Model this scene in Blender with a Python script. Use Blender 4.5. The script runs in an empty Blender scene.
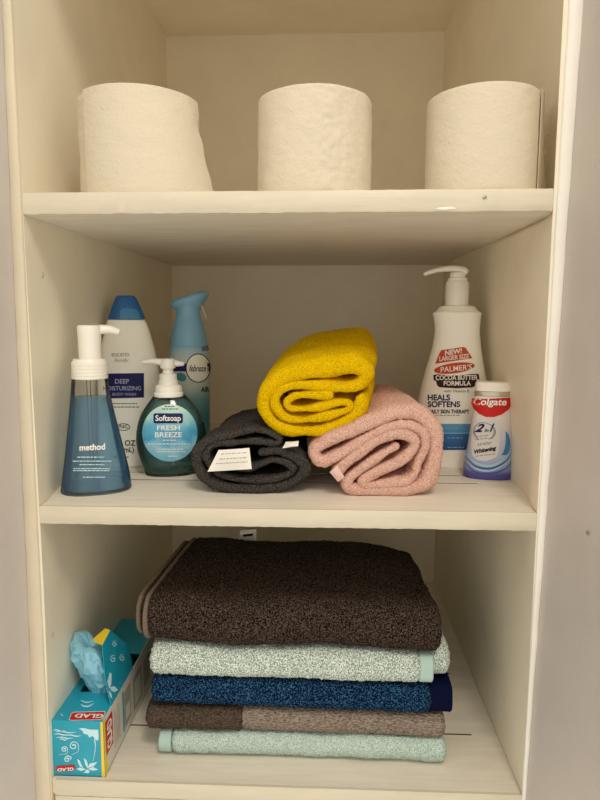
import bpy, bmesh, math, random
import numpy as np
from mathutils import Vector, Matrix, noise

random.seed(4)
C = bpy.context.scene.collection
PI = math.pi

# ------------------------------------------------------------------ camera
CX, CY, CZ, TILT, YAW, ROLL, FPX = .046, -.6593, .551, .1263, -.0424, .0009, 607.24
_f = np.array([math.sin(YAW)*math.cos(TILT), math.cos(YAW)*math.cos(TILT), -math.sin(TILT)])
_r0 = np.array([math.cos(YAW), -math.sin(YAW), 0.0]); _u0 = np.cross(_r0, _f)
_r = _r0*math.cos(ROLL) + _u0*math.sin(ROLL); _u = np.cross(_r, _f)
CAM = np.array([CX, CY, CZ])
cam_d = bpy.data.cameras.new('camera'); cam = bpy.data.objects.new('camera', cam_d); C.objects.link(cam)
cam.matrix_world = Matrix(((_r[0], _u[0], -_f[0], CX), (_r[1], _u[1], -_f[1], CY), (_r[2], _u[2], -_f[2], CZ), (0, 0, 0, 1)))
cam_d.sensor_fit = 'VERTICAL'; cam_d.sensor_height = 36; cam_d.lens = FPX*36/800
cam_d.clip_start = .01
bpy.context.scene.camera = cam

def ray(u, v): return _f + _r*((u-300)/FPX) + _u*((400-v)/FPX)
def hit(u, v, p, n):                       # measured photo point -> point on a plane of the closet
    d = ray(u, v); n = np.array(n, float); t = np.dot(np.array(p)-CAM, n)/np.dot(d, n)
    return CAM + d*t
def on_y(u, v, y): return hit(u, v, (0, y, 0), (0, 1, 0))
def on_z(u, v, z): return hit(u, v, (0, 0, z), (0, 0, 1))

# ------------------------------------------------------------------ dimensions (metres)
HW, DEP = .28, .592
S1, S2, TH1, TH2, CEIL = .3427, .6887, .0201, .0223, 1.1044

# ------------------------------------------------------------------ materials
def mat(name, col, rough=.5, **k):
    m = bpy.data.materials.new(name); m.use_nodes = True
    b = m.node_tree.nodes['Principled BSDF']
    b.inputs['Base Color'].default_value = (*col, 1); b.inputs['Roughness'].default_value = rough
    for a, v in k.items():
        b.inputs[a.replace('_', ' ')].default_value = v
    return m
def nodes(m): return m.node_tree.nodes, m.node_tree.links, m.node_tree.nodes['Principled BSDF']
def noise_node(m, scale, detail=2, rough=.5, stretch=None):
    n, l, b = nodes(m)
    tc = n.new('ShaderNodeTexCoord'); t = n.new('ShaderNodeTexNoise')
    t.inputs['Scale'].default_value = scale; t.inputs['Detail'].default_value = detail; t.inputs['Roughness'].default_value = rough
    if stretch:
        mp = n.new('ShaderNodeMapping'); mp.inputs['Scale'].default_value = stretch
        l.new(tc.outputs['Object'], mp.inputs['Vector']); l.new(mp.outputs['Vector'], t.inputs['Vector'])
    else:
        l.new(tc.outputs['Object'], t.inputs['Vector'])
    return t
def add_bump(m, scale, dist, strength=.5, detail=2, stretch=None, prev=None):
    n, l, b = nodes(m)
    t = noise_node(m, scale, detail, .5, stretch); bp = n.new('ShaderNodeBump')
    bp.inputs['Strength'].default_value = strength; bp.inputs['Distance'].default_value = dist
    l.new(t.outputs['Fac'], bp.inputs['Height'])
    if prev: l.new(prev.outputs['Normal'], bp.inputs['Normal'])
    l.new(bp.outputs['Normal'], b.inputs['Normal'])
    return bp
def add_mottle(m, c0, c1, scale, lo=.35, hi=.65, detail=2, stretch=None):
    n, l, b = nodes(m)
    t = noise_node(m, scale, detail, .6, stretch); r = n.new('ShaderNodeValToRGB')
    r.color_ramp.elements[0].position = lo; r.color_ramp.elements[1].position = hi
    r.color_ramp.elements[0].color = (*c0, 1); r.color_ramp.elements[1].color = (*c1, 1)
    l.new(t.outputs['Fac'], r.inputs['Fac']); l.new(r.outputs['Color'], b.inputs['Base Color'])
    return r
def paint(name, col, rough=.5):
    m = mat(name, col, rough)
    add_mottle(m, tuple(c*.94 for c in col), tuple(min(1, c*1.03) for c in col), 9, .3, .7, 4)
    b1 = add_bump(m, 14, .004, .25, 3)
    add_bump(m, 160, .0008, .35, 3, None, b1)
    return m
def brushed(name, col):
    m = mat(name, col, .5)
    add_mottle(m, tuple(c*.9 for c in col), tuple(min(1, c*1.05) for c in col), 25, .3, .7, 4, (.35, 2.5, 2.5))
    add_bump(m, 60, .0015, .4, 4, (.3, 2, 2))
    return m
def terry(name, c0, c1, scale=520, lo=.38, hi=.62, bump=.0022, stretch=None):
    m = mat(name, c1, .95)
    m.node_tree.nodes['Principled BSDF'].inputs['Specular IOR Level'].default_value = .03
    add_mottle(m, c0, c1, scale, lo, hi, 1.5, stretch)
    add_bump(m, scale*.9, bump, .9, 1.5, stretch)
    return m

M = {}
M['wall'] = paint('wall_paint', (.85, .785, .635))
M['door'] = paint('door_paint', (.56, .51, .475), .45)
M['shelf'] = brushed('shelf_paint', (.80, .74, .64))
M['edge'] = brushed('edge_paint', (.68, .615, .485))
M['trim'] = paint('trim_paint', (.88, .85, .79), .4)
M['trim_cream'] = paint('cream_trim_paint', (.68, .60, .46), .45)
M['gap'] = mat('dark_gap_fill', (.10, .07, .045), .9)  # dark colour in place of the darkness of an open plank joint
M['paper'] = mat('tissue_paper', (.68, .61, .475), .95)
_b = add_bump(M['paper'], 55, .0035, .35, 3, (1, 1, 1.6))
add_bump(M['paper'], 330, .001, .6, 1, None, _b)
M['card'] = mat('grey_cardboard', (.42, .34, .25), .9)
M['white_plastic'] = mat('white_plastic', (.90, .87, .80), .32)
M['pump_plastic'] = mat('pump_plastic', (.86, .84, .77), .3, Subsurface_Weight=.0)
M['cream_plastic'] = mat('cream_plastic', (.93, .91, .83), .35)
M['blue_cap'] = mat('blue_cap_plastic', (.012, .11, .34), .3)
def printed(name, col, rough=.5): return mat(name, col, rough, Specular_IOR_Level=.15)
M['navy'] = printed('navy_print', (.012, .014, .10), .4)
M['navy_dim'] = printed('dark_navy_print', (.01, .01, .04), .4)
M['black'] = printed('black_print', (.015, .013, .012), .5)
M['greyprint'] = printed('grey_print', (.33, .31, .27), .5)
M['whiteprint'] = printed('white_print', (.85, .85, .82), .5)
M['cyanprint'] = printed('pale_cyan_print', (.58, .84, .92), .5)
M['red'] = printed('red_print', (.55, .022, .018), .35)
M['orange_red'] = printed('orange_red_print', (.55, .07, .02), .4)
M['chocolate'] = printed('chocolate_print', (.045, .018, .012), .4)
M['blue'] = printed('blue_print', (.03, .12, .36), .35)
M['midblue'] = printed('mid_blue_print', (.06, .24, .50), .35)
M['skyblue'] = printed('sky_blue_print', (.20, .45, .72), .35)
M['lavender'] = printed('lavender_print', (.42, .43, .62), .35)
M['purple'] = printed('purple_print', (.075, .06, .26), .35)
M['silver'] = mat('silver_band', (.55, .52, .42), .3, Metallic=.7)
M['yellow_print'] = mat('yellow_print', (.85, .62, .03), .4)
M['teal_box'] = mat('teal_card', (.012, .34, .48), .38)
add_mottle(M['teal_box'], (.010, .31, .45), (.016, .38, .53), 18)
M['white_card'] = mat('white_card', (.72, .69, .62), .45)
M['film'] = mat('blue_plastic_film', (.26, .60, .78), .25, Transmission_Weight=.1, Coat_Weight=.3)
M['grey_label'] = mat('satin_label', (.84, .82, .77), .6)
M['blue_spray'] = mat('blue_spray_plastic', (.19, .40, .57), .35)
M['clear_trigger'] = mat('clear_trigger', (.75, .78, .74), .2, Transmission_Weight=.6)

def gradient(name, stops, z0, z1, rough=.35, axis='Z'):          # printed gradient of a label, along the object's own axis
    m = mat(name, stops[0][1], rough, Specular_IOR_Level=.3); n, l, b = nodes(m)
    tc = n.new('ShaderNodeTexCoord'); sp = n.new('ShaderNodeSeparateXYZ'); mr = n.new('ShaderNodeMapRange')
    mr.inputs['From Min'].default_value = z0; mr.inputs['From Max'].default_value = z1
    r = n.new('ShaderNodeValToRGB')
    while len(r.color_ramp.elements) < len(stops): r.color_ramp.elements.new(.5)
    for e, (p, c) in zip(r.color_ramp.elements, stops): e.position = p; e.color = (*c, 1)
    l.new(tc.outputs['Object'], sp.inputs[0]); l.new(sp.outputs[axis], mr.inputs['Value'])
    l.new(mr.outputs['Result'], r.inputs['Fac']); l.new(r.outputs['Color'], b.inputs['Base Color'])
    return m

def clear_shell(name, tint):
    m = bpy.data.materials.new(name); m.use_nodes = True
    n, l = m.node_tree.nodes, m.node_tree.links; n.clear()
    o = n.new('ShaderNodeOutputMaterial'); mx = n.new('ShaderNodeMixShader'); t = n.new('ShaderNodeBsdfTransparent')
    g = n.new('ShaderNodeBsdfGlossy'); fr = n.new('ShaderNodeFresnel')
    t.inputs['Color'].default_value = (*tint, 1); g.inputs['Roughness'].default_value = .09; fr.inputs['IOR'].default_value = 1.4
    l.new(fr.outputs[0], mx.inputs[0]); l.new(t.outputs[0], mx.inputs[1]); l.new(g.outputs[0], mx.inputs[2]); l.new(mx.outputs[0], o.inputs[0])
    return m
M['shell'] = clear_shell('clear_bottle_plastic', (.97, .975, .965))
M['shell_green'] = clear_shell('tinted_bottle_plastic', (.93, .96, .95))
def soap(name, tint, haze, amount):
    m = clear_shell(name, tint); n, l = m.node_tree.nodes, m.node_tree.links
    d = n.new('ShaderNodeBsdfDiffuse'); d.inputs['Color'].default_value = (*haze, 1); mx = n.new('ShaderNodeMixShader'); mx.inputs[0].default_value = amount
    o = [x for x in n if x.type == 'OUTPUT_MATERIAL'][0]; src = o.inputs[0].links[0].from_socket
    l.new(src, mx.inputs[1]); l.new(d.outputs[0], mx.inputs[2]); l.new(mx.outputs[0], o.inputs[0]); return m
M['liquid_blue'] = soap('blue_soap', (.58, .76, .90), (.24, .52, .80), .20)
M['liquid_green'] = soap('green_soap', (.58, .74, .73), (.17, .36, .36), .30)

# ------------------------------------------------------------------ object helpers
def link(name, me, m=None, parent=None):
    o = bpy.data.objects.new(name, me); C.objects.link(o)
    if m is not None:
        for k in (m if isinstance(m, (list, tuple)) else [m]): me.materials.append(k)
    if parent: o.parent = parent
    return o
def mesh(name, V, F, m=None, parent=None, smooth=True, sharp=40):
    me = bpy.data.meshes.new(name); me.from_pydata([tuple(map(float, v)) for v in V], [], [tuple(map(int, f)) for f in F])
    bm = bmesh.new(); bm.from_mesh(me); bmesh.ops.remove_doubles(bm, verts=bm.verts, dist=1e-6)
    bmesh.ops.recalc_face_normals(bm, faces=bm.faces); bm.to_mesh(me); bm.free()
    if smooth:
        me.shade_smooth()
        if sharp: me.set_sharp_from_angle(angle=math.radians(sharp))
    return link(name, me, m, parent)
def bm_mesh(name, bm, m, parent=None, smooth=True, sharp=35):
    me = bpy.data.meshes.new(name); bm.to_mesh(me); bm.free()
    if smooth: me.shade_smooth(); me.set_sharp_from_angle(angle=math.radians(sharp))
    return link(name, me, m, parent)
def box_bm(bm, x0, x1, y0, y1, z0, z1, bev=0, seg=2):
    r = bmesh.ops.create_cube(bm, size=1)
    vs = r['verts']
    for v in vs: v.co = Vector(((x0+x1)/2+v.co.x*(x1-x0), (y0+y1)/2+v.co.y*(y1-y0), (z0+z1)/2+v.co.z*(z1-z0)))
    if bev:
        es = list({e for v in vs for e in v.link_edges})
        bmesh.ops.bevel(bm, geom=es, offset=bev, segments=seg, affect='EDGES')
def thing(name, label, cat, loc, rotz=0, group=None):
    o = bpy.data.objects.new(name, None); C.objects.link(o); o.location = [float(c) for c in loc]; o.rotation_euler = (0, 0, rotz)
    o.empty_display_size = .02; o['label'] = label; o['category'] = cat
    if group: o['group'] = group
    return o
def struct(o): o['kind'] = 'structure'; return o

# ------------------------------------------------------------------ closet shell
def sstep(a): a = max(0, min(1, a)); return a*a*(3-2*a)
def bow(y, z): return .015*sstep(y/.10)*(1-sstep((y-.2)/.35))*math.exp(-((z-.37)/.13)**2)
def back_l(z): return -.28 + .010*sstep((z-.35)/.3)
def back_r(z): return .28 - .011*sstep((z-.7)/.35)
def xl(y, z): t = y/DEP; return -HW*(1-t) + back_l(z)*t - bow(y, z) - .004*(1-sstep(z/.25))
def xr(y, z): t = y/DEP; return HW*(1-t) + back_r(z)*t + bow(y, z) + .024*sstep(y/.04)*(1-sstep((y-.13)/.3))*sstep((z-.655)/.03)
def grid(fn, us, vs):
    V = [fn(u, v) for u in us for v in vs]; n = len(vs)
    F = [(i*n+j, i*n+j+1, (i+1)*n+j+1, (i+1)*n+j) for i in range(len(us)-1) for j in range(n-1)]
    return V, F
ys = np.linspace(0, DEP, 25); zs = np.linspace(-.06, 1.2, 64)
def slab_wall(name, inner, off, us, vs, m):
    V, F = grid(inner, us, vs); n = len(V)
    V2 = [tuple(np.array(v)+np.array(off)) for v in V]
    nu, nv = len(us), len(vs)
    F2 = [tuple(n+i for i in f) for f in F]
    rim = [i*nv for i in range(nu)] + [(nu-1)*nv+j for j in range(1, nv)] + [i*nv+nv-1 for i in range(nu-2, -1, -1)] + [j for j in range(nv-2, 0, -1)]
    R = [(rim[k], rim[(k+1) % len(rim)], n+rim[(k+1) % len(rim)], n+rim[k]) for k in range(len(rim))]
    return struct(mesh(name, V+V2, F+F2+R, m, None, True, 30))
slab_wall('wall_left', lambda y, z: (xl(y, z), y, z), (-.02, 0, 0), ys, zs, M['wall'])
slab_wall('wall_right', lambda y, z: (xr(y, z), y, z), (.02, 0, 0), ys, zs, M['wall'])
slab_wall('wall_back', lambda x, z: (x, DEP, z), (0, .015, 0), np.linspace(-.30, .30, 13), np.linspace(-.06, 1.2, 30), M['wall'])
bm = bmesh.new(); box_bm(bm, -.30, .30, 0, DEP, CEIL, CEIL+.03); struct(bm_mesh('ceiling', bm, M['wall'], None, False))
TOPZ = 1.04
bm = bmesh.new(); box_bm(bm, -.36, .36, -.02, 0, TOPZ, 1.30, .002); struct(bm_mesh('unseen_header', bm, M['trim'], None))  # unseen header, set low to keep light out of the top compartment
bm = bmesh.new(); box_bm(bm, -.2795, .2795, .0, .03, -.085, -.0205); struct(bm_mesh('baseboard_front', bm, M['edge'], None))

# face-frame stiles: traced corner lines, z0 -> z1
def stile(name, xa0, xb0, xa1, xb1, m, z0=-.09, z1=1.2, y0=-.0035, y1=0.0):
    n = 60; V = []; F = []
    rnd = random.Random(7)
    for i in range(n):
        t = i/(n-1); z = z0+(z1-z0)*t; w = (rnd.random()-.5)*.0012
        a = xa0+(xa1-xa0)*t; b = xb0+(xb1-xb0)*t; e = .0012
        V += [(a, y1, z), (a+w*.6, y0+e, z), (a+e+w, y0, z), (b-e+w, y0, z), (b+w*.5, y0+e, z), (b, y1, z)]
    for i in range(n-1):
        for j in range(6):
            k = (j+1) % 6; F.append((i*6+j, i*6+k, i*6+6+k, i*6+6+j))
    F += [tuple(range(6)), tuple(range((n-1)*6, n*6))]
    return struct(mesh(name, V, F, m, None, True, 50))
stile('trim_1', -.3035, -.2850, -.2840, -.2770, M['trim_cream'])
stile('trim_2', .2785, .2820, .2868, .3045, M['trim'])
# open doors, hinged just outside the stiles and swung out towards the room
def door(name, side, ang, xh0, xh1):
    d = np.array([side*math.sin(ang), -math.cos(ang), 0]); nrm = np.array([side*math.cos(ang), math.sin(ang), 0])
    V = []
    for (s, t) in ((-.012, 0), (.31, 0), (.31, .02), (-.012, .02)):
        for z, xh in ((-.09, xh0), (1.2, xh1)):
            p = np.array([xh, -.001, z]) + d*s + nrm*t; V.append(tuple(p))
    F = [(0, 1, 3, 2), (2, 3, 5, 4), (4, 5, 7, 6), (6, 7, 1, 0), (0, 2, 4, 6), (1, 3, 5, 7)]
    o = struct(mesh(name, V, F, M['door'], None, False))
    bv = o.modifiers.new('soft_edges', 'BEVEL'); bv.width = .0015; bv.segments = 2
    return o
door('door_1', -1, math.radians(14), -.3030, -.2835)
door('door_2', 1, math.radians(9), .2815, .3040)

# ------------------------------------------------------------------ shelves
def shelf(z, th, label, gaps, edge_h, lip=.004, uneven=0):
    t = thing('shelf', label, 'shelf', (0, 0, z-th))
    top = th; bm = bmesh.new(); ends = [.004] + [g for g in gaps] + [DEP-.001]
    g2 = .0023 if z > .1 else .0017
    lower = th*.45
    def clip_x(bm_):
        for v in bm_.verts:
            if v.co.x < -.2: v.co.x = xl(v.co.y, z)+.0004+(v.co.x+.28)
            elif v.co.x > .2: v.co.x = xr(v.co.y, z)-.0004+(v.co.x-.28)
    for k in range(len(ends)-1):
        a = ends[k]+(g2 if k else 0); b = ends[k+1]-(g2 if k < len(ends)-2 else 0)
        n = 6
        for s in range(n):                      # short lengths so the board follows the walls
            box_bm(bm, -.28, .28, a+(b-a)*s/n, a+(b-a)*(s+1)/n, lower, top)
    for g in gaps:                              # paint-filled ends of the plank joints
        box_bm(bm, -.28, -.246, g-g2, g+g2, lower, top-.0002); box_bm(bm, .246, .28, g-g2, g+g2, lower, top-.0002)
    clip_x(bm)
    bm_mesh('board', bm, M['shelf'], t, False)
    bm = bmesh.new()
    for s in range(12): box_bm(bm, -.28, .28, .004+(DEP-.005)*s/12, .004+(DEP-.005)*(s+1)/12, 0, lower)
    clip_x(bm); bm_mesh('underside_panel', bm, M['shelf'] if not gaps else [M['wall']], t, False)
    for g in gaps:
        bm = bmesh.new(); box_bm(bm, -.246, .246, g-g2, g+g2, lower, top-.0005); bm_mesh('gap_fill', bm, M['gap'], t, False)  # near-flush dark strip; its colour stands in for a dark open gap
    # front edge strip, slightly wavy where paint built up
    n = 90; V = []; F = []; rnd = random.Random(int(z*1000))
    for i in range(n):
        x = -.2796+.5592*i/(n-1); w = [(rnd.random()-.5)*.0007 for _ in range(4)]
        zb = th-edge_h
        V += [(x, .0045, zb), (x, .0005, zb+w[0]), (x, -.0005+w[1]*.3, zb+.0015), (x, -.0005+w[2]*.3, th-.0015), (x, .0008, th+.0003+w[3]*.5), (x, .0045, th+.0002)]
    for i in range(n-1):
        for j in range(6): F.append((i*6+j, i*6+(j+1) % 6, i*6+6+(j+1) % 6, i*6+6+j))
    F += [tuple(range(6)), tuple(range((n-1)*6, n*6))]
    e = mesh('front_edge', V, F, M['edge'], t, True, 40)
    return t, e
sh2, ed2 = shelf(S2, TH2, 'top painted wooden shelf board carrying the three toilet rolls', [], TH2)
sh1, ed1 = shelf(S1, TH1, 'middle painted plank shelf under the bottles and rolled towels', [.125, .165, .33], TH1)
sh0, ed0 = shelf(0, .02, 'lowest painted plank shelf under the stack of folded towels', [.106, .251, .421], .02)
# chipped paint on the top shelf edge
def chip(u, v, w, h, m, parent, zoff):
    c = on_y(u, v, -.0012); n = 11; V = [(c[0], -.0014, c[2]-zoff)]
    for k in range(n):
        a = 2*PI*k/n; q = .7+.5*random.random(); V.append((c[0]+w*q*math.cos(a), -.0012, c[2]-zoff+h*q*math.sin(a)))
    mesh('paint_chip', V, [(0, 1+k, 1+(k+1) % n) for k in range(n)], m, parent, False)
chip(447, 208, .011, .0017, M['trim'], ed2, S2-TH2)
chip(485, 197, .0024, .0022, M['greyprint'], ed2, S2-TH2)
chip(484, 196.5, .0016, .0012, M['trim'], ed2, S2-TH2)
# screw holes in the side walls and the door
def nail(y, u, v, wall):
    p = hit(u, v, ((xl if wall == 'l' else xr)(.03, .3), 0, 0), (1, 0, 0))
    x = (xl if wall == 'l' else xr)(p[1], p[2]); s = 1 if wall == 'l' else -1
    V = []; n = 12
    for r, o in ((.0035, .0002), (.0022, .0012), (.0010, .0006), (.0003, .0005)):
        V += [(x+s*o, p[1]+r*math.cos(2*PI*k/n), p[2]+r*math.sin(2*PI*k/n)) for k in range(n)]
    F = [(a*n+k, a*n+(k+1) % n, a*n+n+(k+1) % n, a*n+n+k) for a in range(3) for k in range(n)]+[tuple(range(3*n, 4*n))]
    return V, F
for (u, v, lab) in ((40, 275, 'painted-over nail head on left wall above the foaming soap'), (51, 635, 'painted-over nail head on left wall above the trash bag box')):
    V, F = nail(0, u, v, 'l'); o = mesh('nail_head', V, F, mat('nail_paint', (.50, .46, .40), .5), None, True, 60)
    o['label'] = lab; o['category'] = 'nail'; o['group'] = 'nail heads in the left wall'

dn = np.array([math.cos(math.radians(9)), math.sin(math.radians(9)), 0]); dz_ = .31
dp = hit(588, 533, (.2815+(.3040-.2815)*(dz_+.09)/1.29, -.001, dz_), dn)
V = []; n = 12; du = np.array([-dn[1], dn[0], 0])
for r, o in ((.0022, .0), (.0016, .0008), (.0007, .0003)):
    V += [tuple(dp-dn*(o+.0004)+du*r*math.cos(2*PI*k/n)+np.array([0, 0, r*math.sin(2*PI*k/n)])) for k in range(n)]
o = mesh('nail_head', V, [(a*n+k, a*n+(k+1) % n, a*n+n+(k+1) % n, a*n+n+k) for a in range(2) for k in range(n)]+[tuple(range(2*n, 3*n))], mat('dull_nail', (.25, .22, .19), .6), None, True, 60)
o['label'] = 'tiny dull nail head in the right cupboard door'; o['category'] = 'nail'
# ------------------------------------------------------------------ bottles
class Frame:
    """a bottle's own axes: origin on the shelf, -y facing the viewer"""
    def __init__(s, u, v, z, ry, turn=0):
        b = on_z(u, v, z); f = CAM[:2]-b[:2]; f = f/np.linalg.norm(f)
        s.o = np.array([b[0]-f[0]*ry, b[1]-f[1]*ry, z]); s.rot = math.atan2(f[0], -f[1]) + turn
        c, n = math.cos(s.rot), math.sin(s.rot); s.x = np.array([c, n, 0]); s.y = np.array([-n, c, 0])
    def loc(s, p): d = np.array(p)-s.o; return np.array([d@s.x, d@s.y, d[2]])
    def at(s, u, v, d=0): return s.loc(hit(u, v, s.o+s.y*d, s.y))
def crom(P, n):
    """Catmull-Rom through rows of P"""
    P = np.array(P, float); Q = np.vstack([2*P[0]-P[1], P, 2*P[-1]-P[-2]]); out = []
    for i in range(1, len(Q)-2):
        for k in range(n):
            t = k/n; a, b, c, d = Q[i-1], Q[i], Q[i+1], Q[i+2]
            out.append(.5*(2*b+(c-a)*t+(2*a-5*b+4*c-d)*t*t+(3*b-a-3*c+d)*t**3))
    out.append(Q[-2]); return np.array(out)
class Surf:
    """lofted body: rows z, cx, rx, ry, exponent"""
    def __init__(s, rows, n=6):
        r = np.array(rows, float); r = r[np.argsort(r[:, 0])]
        s.r = crom(r, n) if n > 1 else r
    def get(s, z): return [np.interp(z, s.r[:, 0], s.r[:, k]) for k in range(1, 5)]
    def front(s, x, z):
        cx, rx, ry, e = s.get(z); q = min(.985, abs((x-cx)/rx)); return -ry*(1-q**e)**(1/e)
    def scaled(s, k, zmax=None, zmin=None):
        n = Surf.__new__(Surf); r = s.r.copy(); r[:, 2] -= k; r[:, 3] -= k
        if zmax is not None:
            top = np.array([[zmax]+[np.interp(zmax, r[:, 0], r[:, c]) for c in range(1, 5)]]); r = np.vstack([r[r[:, 0] < zmax], top])
        if zmin is not None: r = np.vstack([[[zmin]+[np.interp(zmin, r[:, 0], r[:, c]) for c in range(1, 5)]], r[r[:, 0] > zmin]])
        n.r = r; return n
    def mesh(s, name, m, parent, seg=56, edge=.002, sharp=50):
        r = s.r; V = []; F = []
        rows = [(r[0, 0], r[0, 1], max(r[0, 2]-edge, 1e-4), max(r[0, 3]-edge, 1e-4), r[0, 4])]+[tuple(q) for q in r[0:]]
        rows[1] = (r[0, 0]+min(edge, (r[1, 0]-r[0, 0])*.5),)+tuple(r[0, 1:])
        rows.append((r[-1, 0], r[-1, 1], max(r[-1, 2]-edge, 1e-4), max(r[-1, 3]-edge, 1e-4), r[-1, 4])); rows[-2] = (r[-1, 0]-min(edge, (r[-1, 0]-r[-2, 0])*.5),)+tuple(r[-1, 1:])
        for (z, cx, rx, ry, e) in rows:
            for k in range(seg):
                a = 2*PI*k/seg; c, q = math.cos(a), math.sin(a)
                V.append((cx+rx*math.copysign(abs(c)**(2/e), c), ry*math.copysign(abs(q)**(2/e), q), z))
        for i in range(len(rows)-1):
            for k in range(seg): F.append((i*seg+k, i*seg+(k+1) % seg, (i+1)*seg+(k+1) % seg, (i+1)*seg+k))
        F += [tuple(range(seg)), tuple(range((len(rows)-1)*seg, len(rows)*seg))]
        return mesh(name, V, F, m, parent, True, sharp)
def rows_px(fr, tab, depth, exp=2.0, zfix=None):
    """tab rows: v, u_left, u_right measured on the photo -> rows in metres; depth = ry/rx or fn"""
    out = []
    for (v, a, b) in tab:
        A, B = fr.at(a, v), fr.at(b, v); rx = (B[0]-A[0])/2
        out.append([(A[2]+B[2])/2, (A[0]+B[0])/2, rx, depth(rx) if callable(depth) else rx*depth, exp])
    out.sort()
    if zfix is not None: out[0][0] = zfix
    return out
def put(fr, sf, u, v, off):
    """photo point -> point on the body's front"""
    y = -.02
    for _ in range(5):
        p = fr.at(u, v, y); y = sf.front(p[0], p[2]) if sf else off
    return (p[0], y-off if sf else off, p[2])
def decal(name, polys, place, m, parent, fine=.004):
    """filled outline(s), subdivided to follow the surface; place maps (u,v) -> local point"""
    bm = bmesh.new()
    for pts in polys:
        vs = [bm.verts.new((p[0], p[1], 0)) for p in pts]; bm.faces.new(vs)
    bmesh.ops.triangulate(bm, faces=bm.faces[:])
    for _ in range(4):
        es = [e for e in bm.edges if e.calc_length() > fine*800]
        if not es: break
        bmesh.ops.subdivide_edges(bm, edges=es, cuts=1); bmesh.ops.triangulate(bm, faces=[f for f in bm.faces if len(f.verts) > 3])
    for v in bm.verts: v.co = Vector(place(v.co.x, v.co.y))
    bmesh.ops.recalc_face_normals(bm, faces=bm.faces)
    return bm_mesh(name, bm, m, parent, False)
def glyphs(txt, bold=0., shear=0., cap=1):
    c = bpy.data.curves.new('lettering', 'FONT'); c.body = txt; c.resolution_u = 4; c.offset = bold; c.shear = shear; c.fill_mode = 'FRONT'
    o = bpy.data.objects.new('lettering', c); C.objects.link(o)
    dg = bpy.context.evaluated_depsgraph_get(); me = bpy.data.meshes.new_from_object(o.evaluated_get(dg))
    V = np.array([v.co[:2] for v in me.vertices]); F = [tuple(p.vertices) for p in me.polygons]
    bpy.data.objects.remove(o); bpy.data.meshes.remove(me); bpy.data.curves.remove(c)
    return V, F
def lettering(items, place, m, parent, name='lettering'):
    """items: (text, u0, v_base, u1, height, bold, shear, tilt(v change across), flip)"""
    VV = []; FF = []
    for it in items:
        txt, u0, vb, u1, h = it[:5]; bold = it[5] if len(it) > 5 else .01; shear = it[6] if len(it) > 6 else 0; tl = it[7] if len(it) > 7 else 0
        V, F = glyphs(txt, bold, shear); lo = V.min(0); hi = V.max(0)
        capV, _ = glyphs('H', 0, 0); ch = capV[:, 1].max()
        for (x, y) in V:
            s = (x-lo[0])/(hi[0]-lo[0]); u = u0+(u1-u0)*s; v = vb - y/ch*h + tl*s
            VV.append(place(u, v))
        n = len(VV)-len(V); FF += [tuple(n+i for i in f) for f in F]
    me = bpy.data.meshes.new(name); me.from_pydata([tuple(map(float, v)) for v in VV], [], FF)
    return link(name, me, m, parent)
def ell(u, v, a, b, n=40, rot=0, a0=0, a1=2*PI):
    c, s = math.cos(rot), math.sin(rot); out = []
    for k in range(n):
        t = a0+(a1-a0)*k/(n if abs(a1-a0-2*PI) < 1e-6 else n-1); x, y = a*math.cos(t), b*math.sin(t); out.append((u+x*c-y*s, v+x*s+y*c))
    return out
def rrect(u0, v0, u1, v1, r, n=5, tilt=0):
    out = []
    for (cx, cy, a) in ((u1-r, v1-r, 0), (u0+r, v1-r, PI/2), (u0+r, v0+r, PI), (u1-r, v0+r, 1.5*PI)):
        for k in range(n+1): t = a+PI/2*k/n; x = cx+r*math.cos(t); out.append((x, cy+r*math.sin(t)+tilt*(x-u0)/(u1-u0)))
    return out
def ribbon(pts, w):
    """tapered stroke along pts -> outline"""
    P = crom(pts, 6); T = np.gradient(P, axis=0); T /= np.linalg.norm(T, axis=1)[:, None]+1e-9; N = np.stack([-T[:, 1], T[:, 0]], 1)
    ww = np.interp(np.linspace(0, 1, len(P)), np.linspace(0, 1, len(w)), w)[:, None] if hasattr(w, '__len__') else w
    L, R = P+N*ww/2, P-N*ww/2
    return [[tuple(L[i]), tuple(L[i+1]), tuple(R[i+1]), tuple(R[i])] for i in range(len(P)-1)]
def cyl_rows(rows, name, m, parent, off=(0, 0), seg=40, sharp=35):
    """lathe: (z, r)"""
    V = []; F = []
    for (z, r) in rows: V += [(off[0]+r*math.cos(2*PI*k/seg), off[1]+r*math.sin(2*PI*k/seg), z) for k in range(seg)]
    for i in range(len(rows)-1):
        for k in range(seg): F.append((i*seg+k, i*seg+(k+1) % seg, (i+1)*seg+(k+1) % seg, (i+1)*seg+k))
    F += [tuple(range(seg)), tuple(range((len(rows)-1)*seg, len(rows)*seg))]
    return mesh(name, V, F, m, parent, True, sharp)
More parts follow.
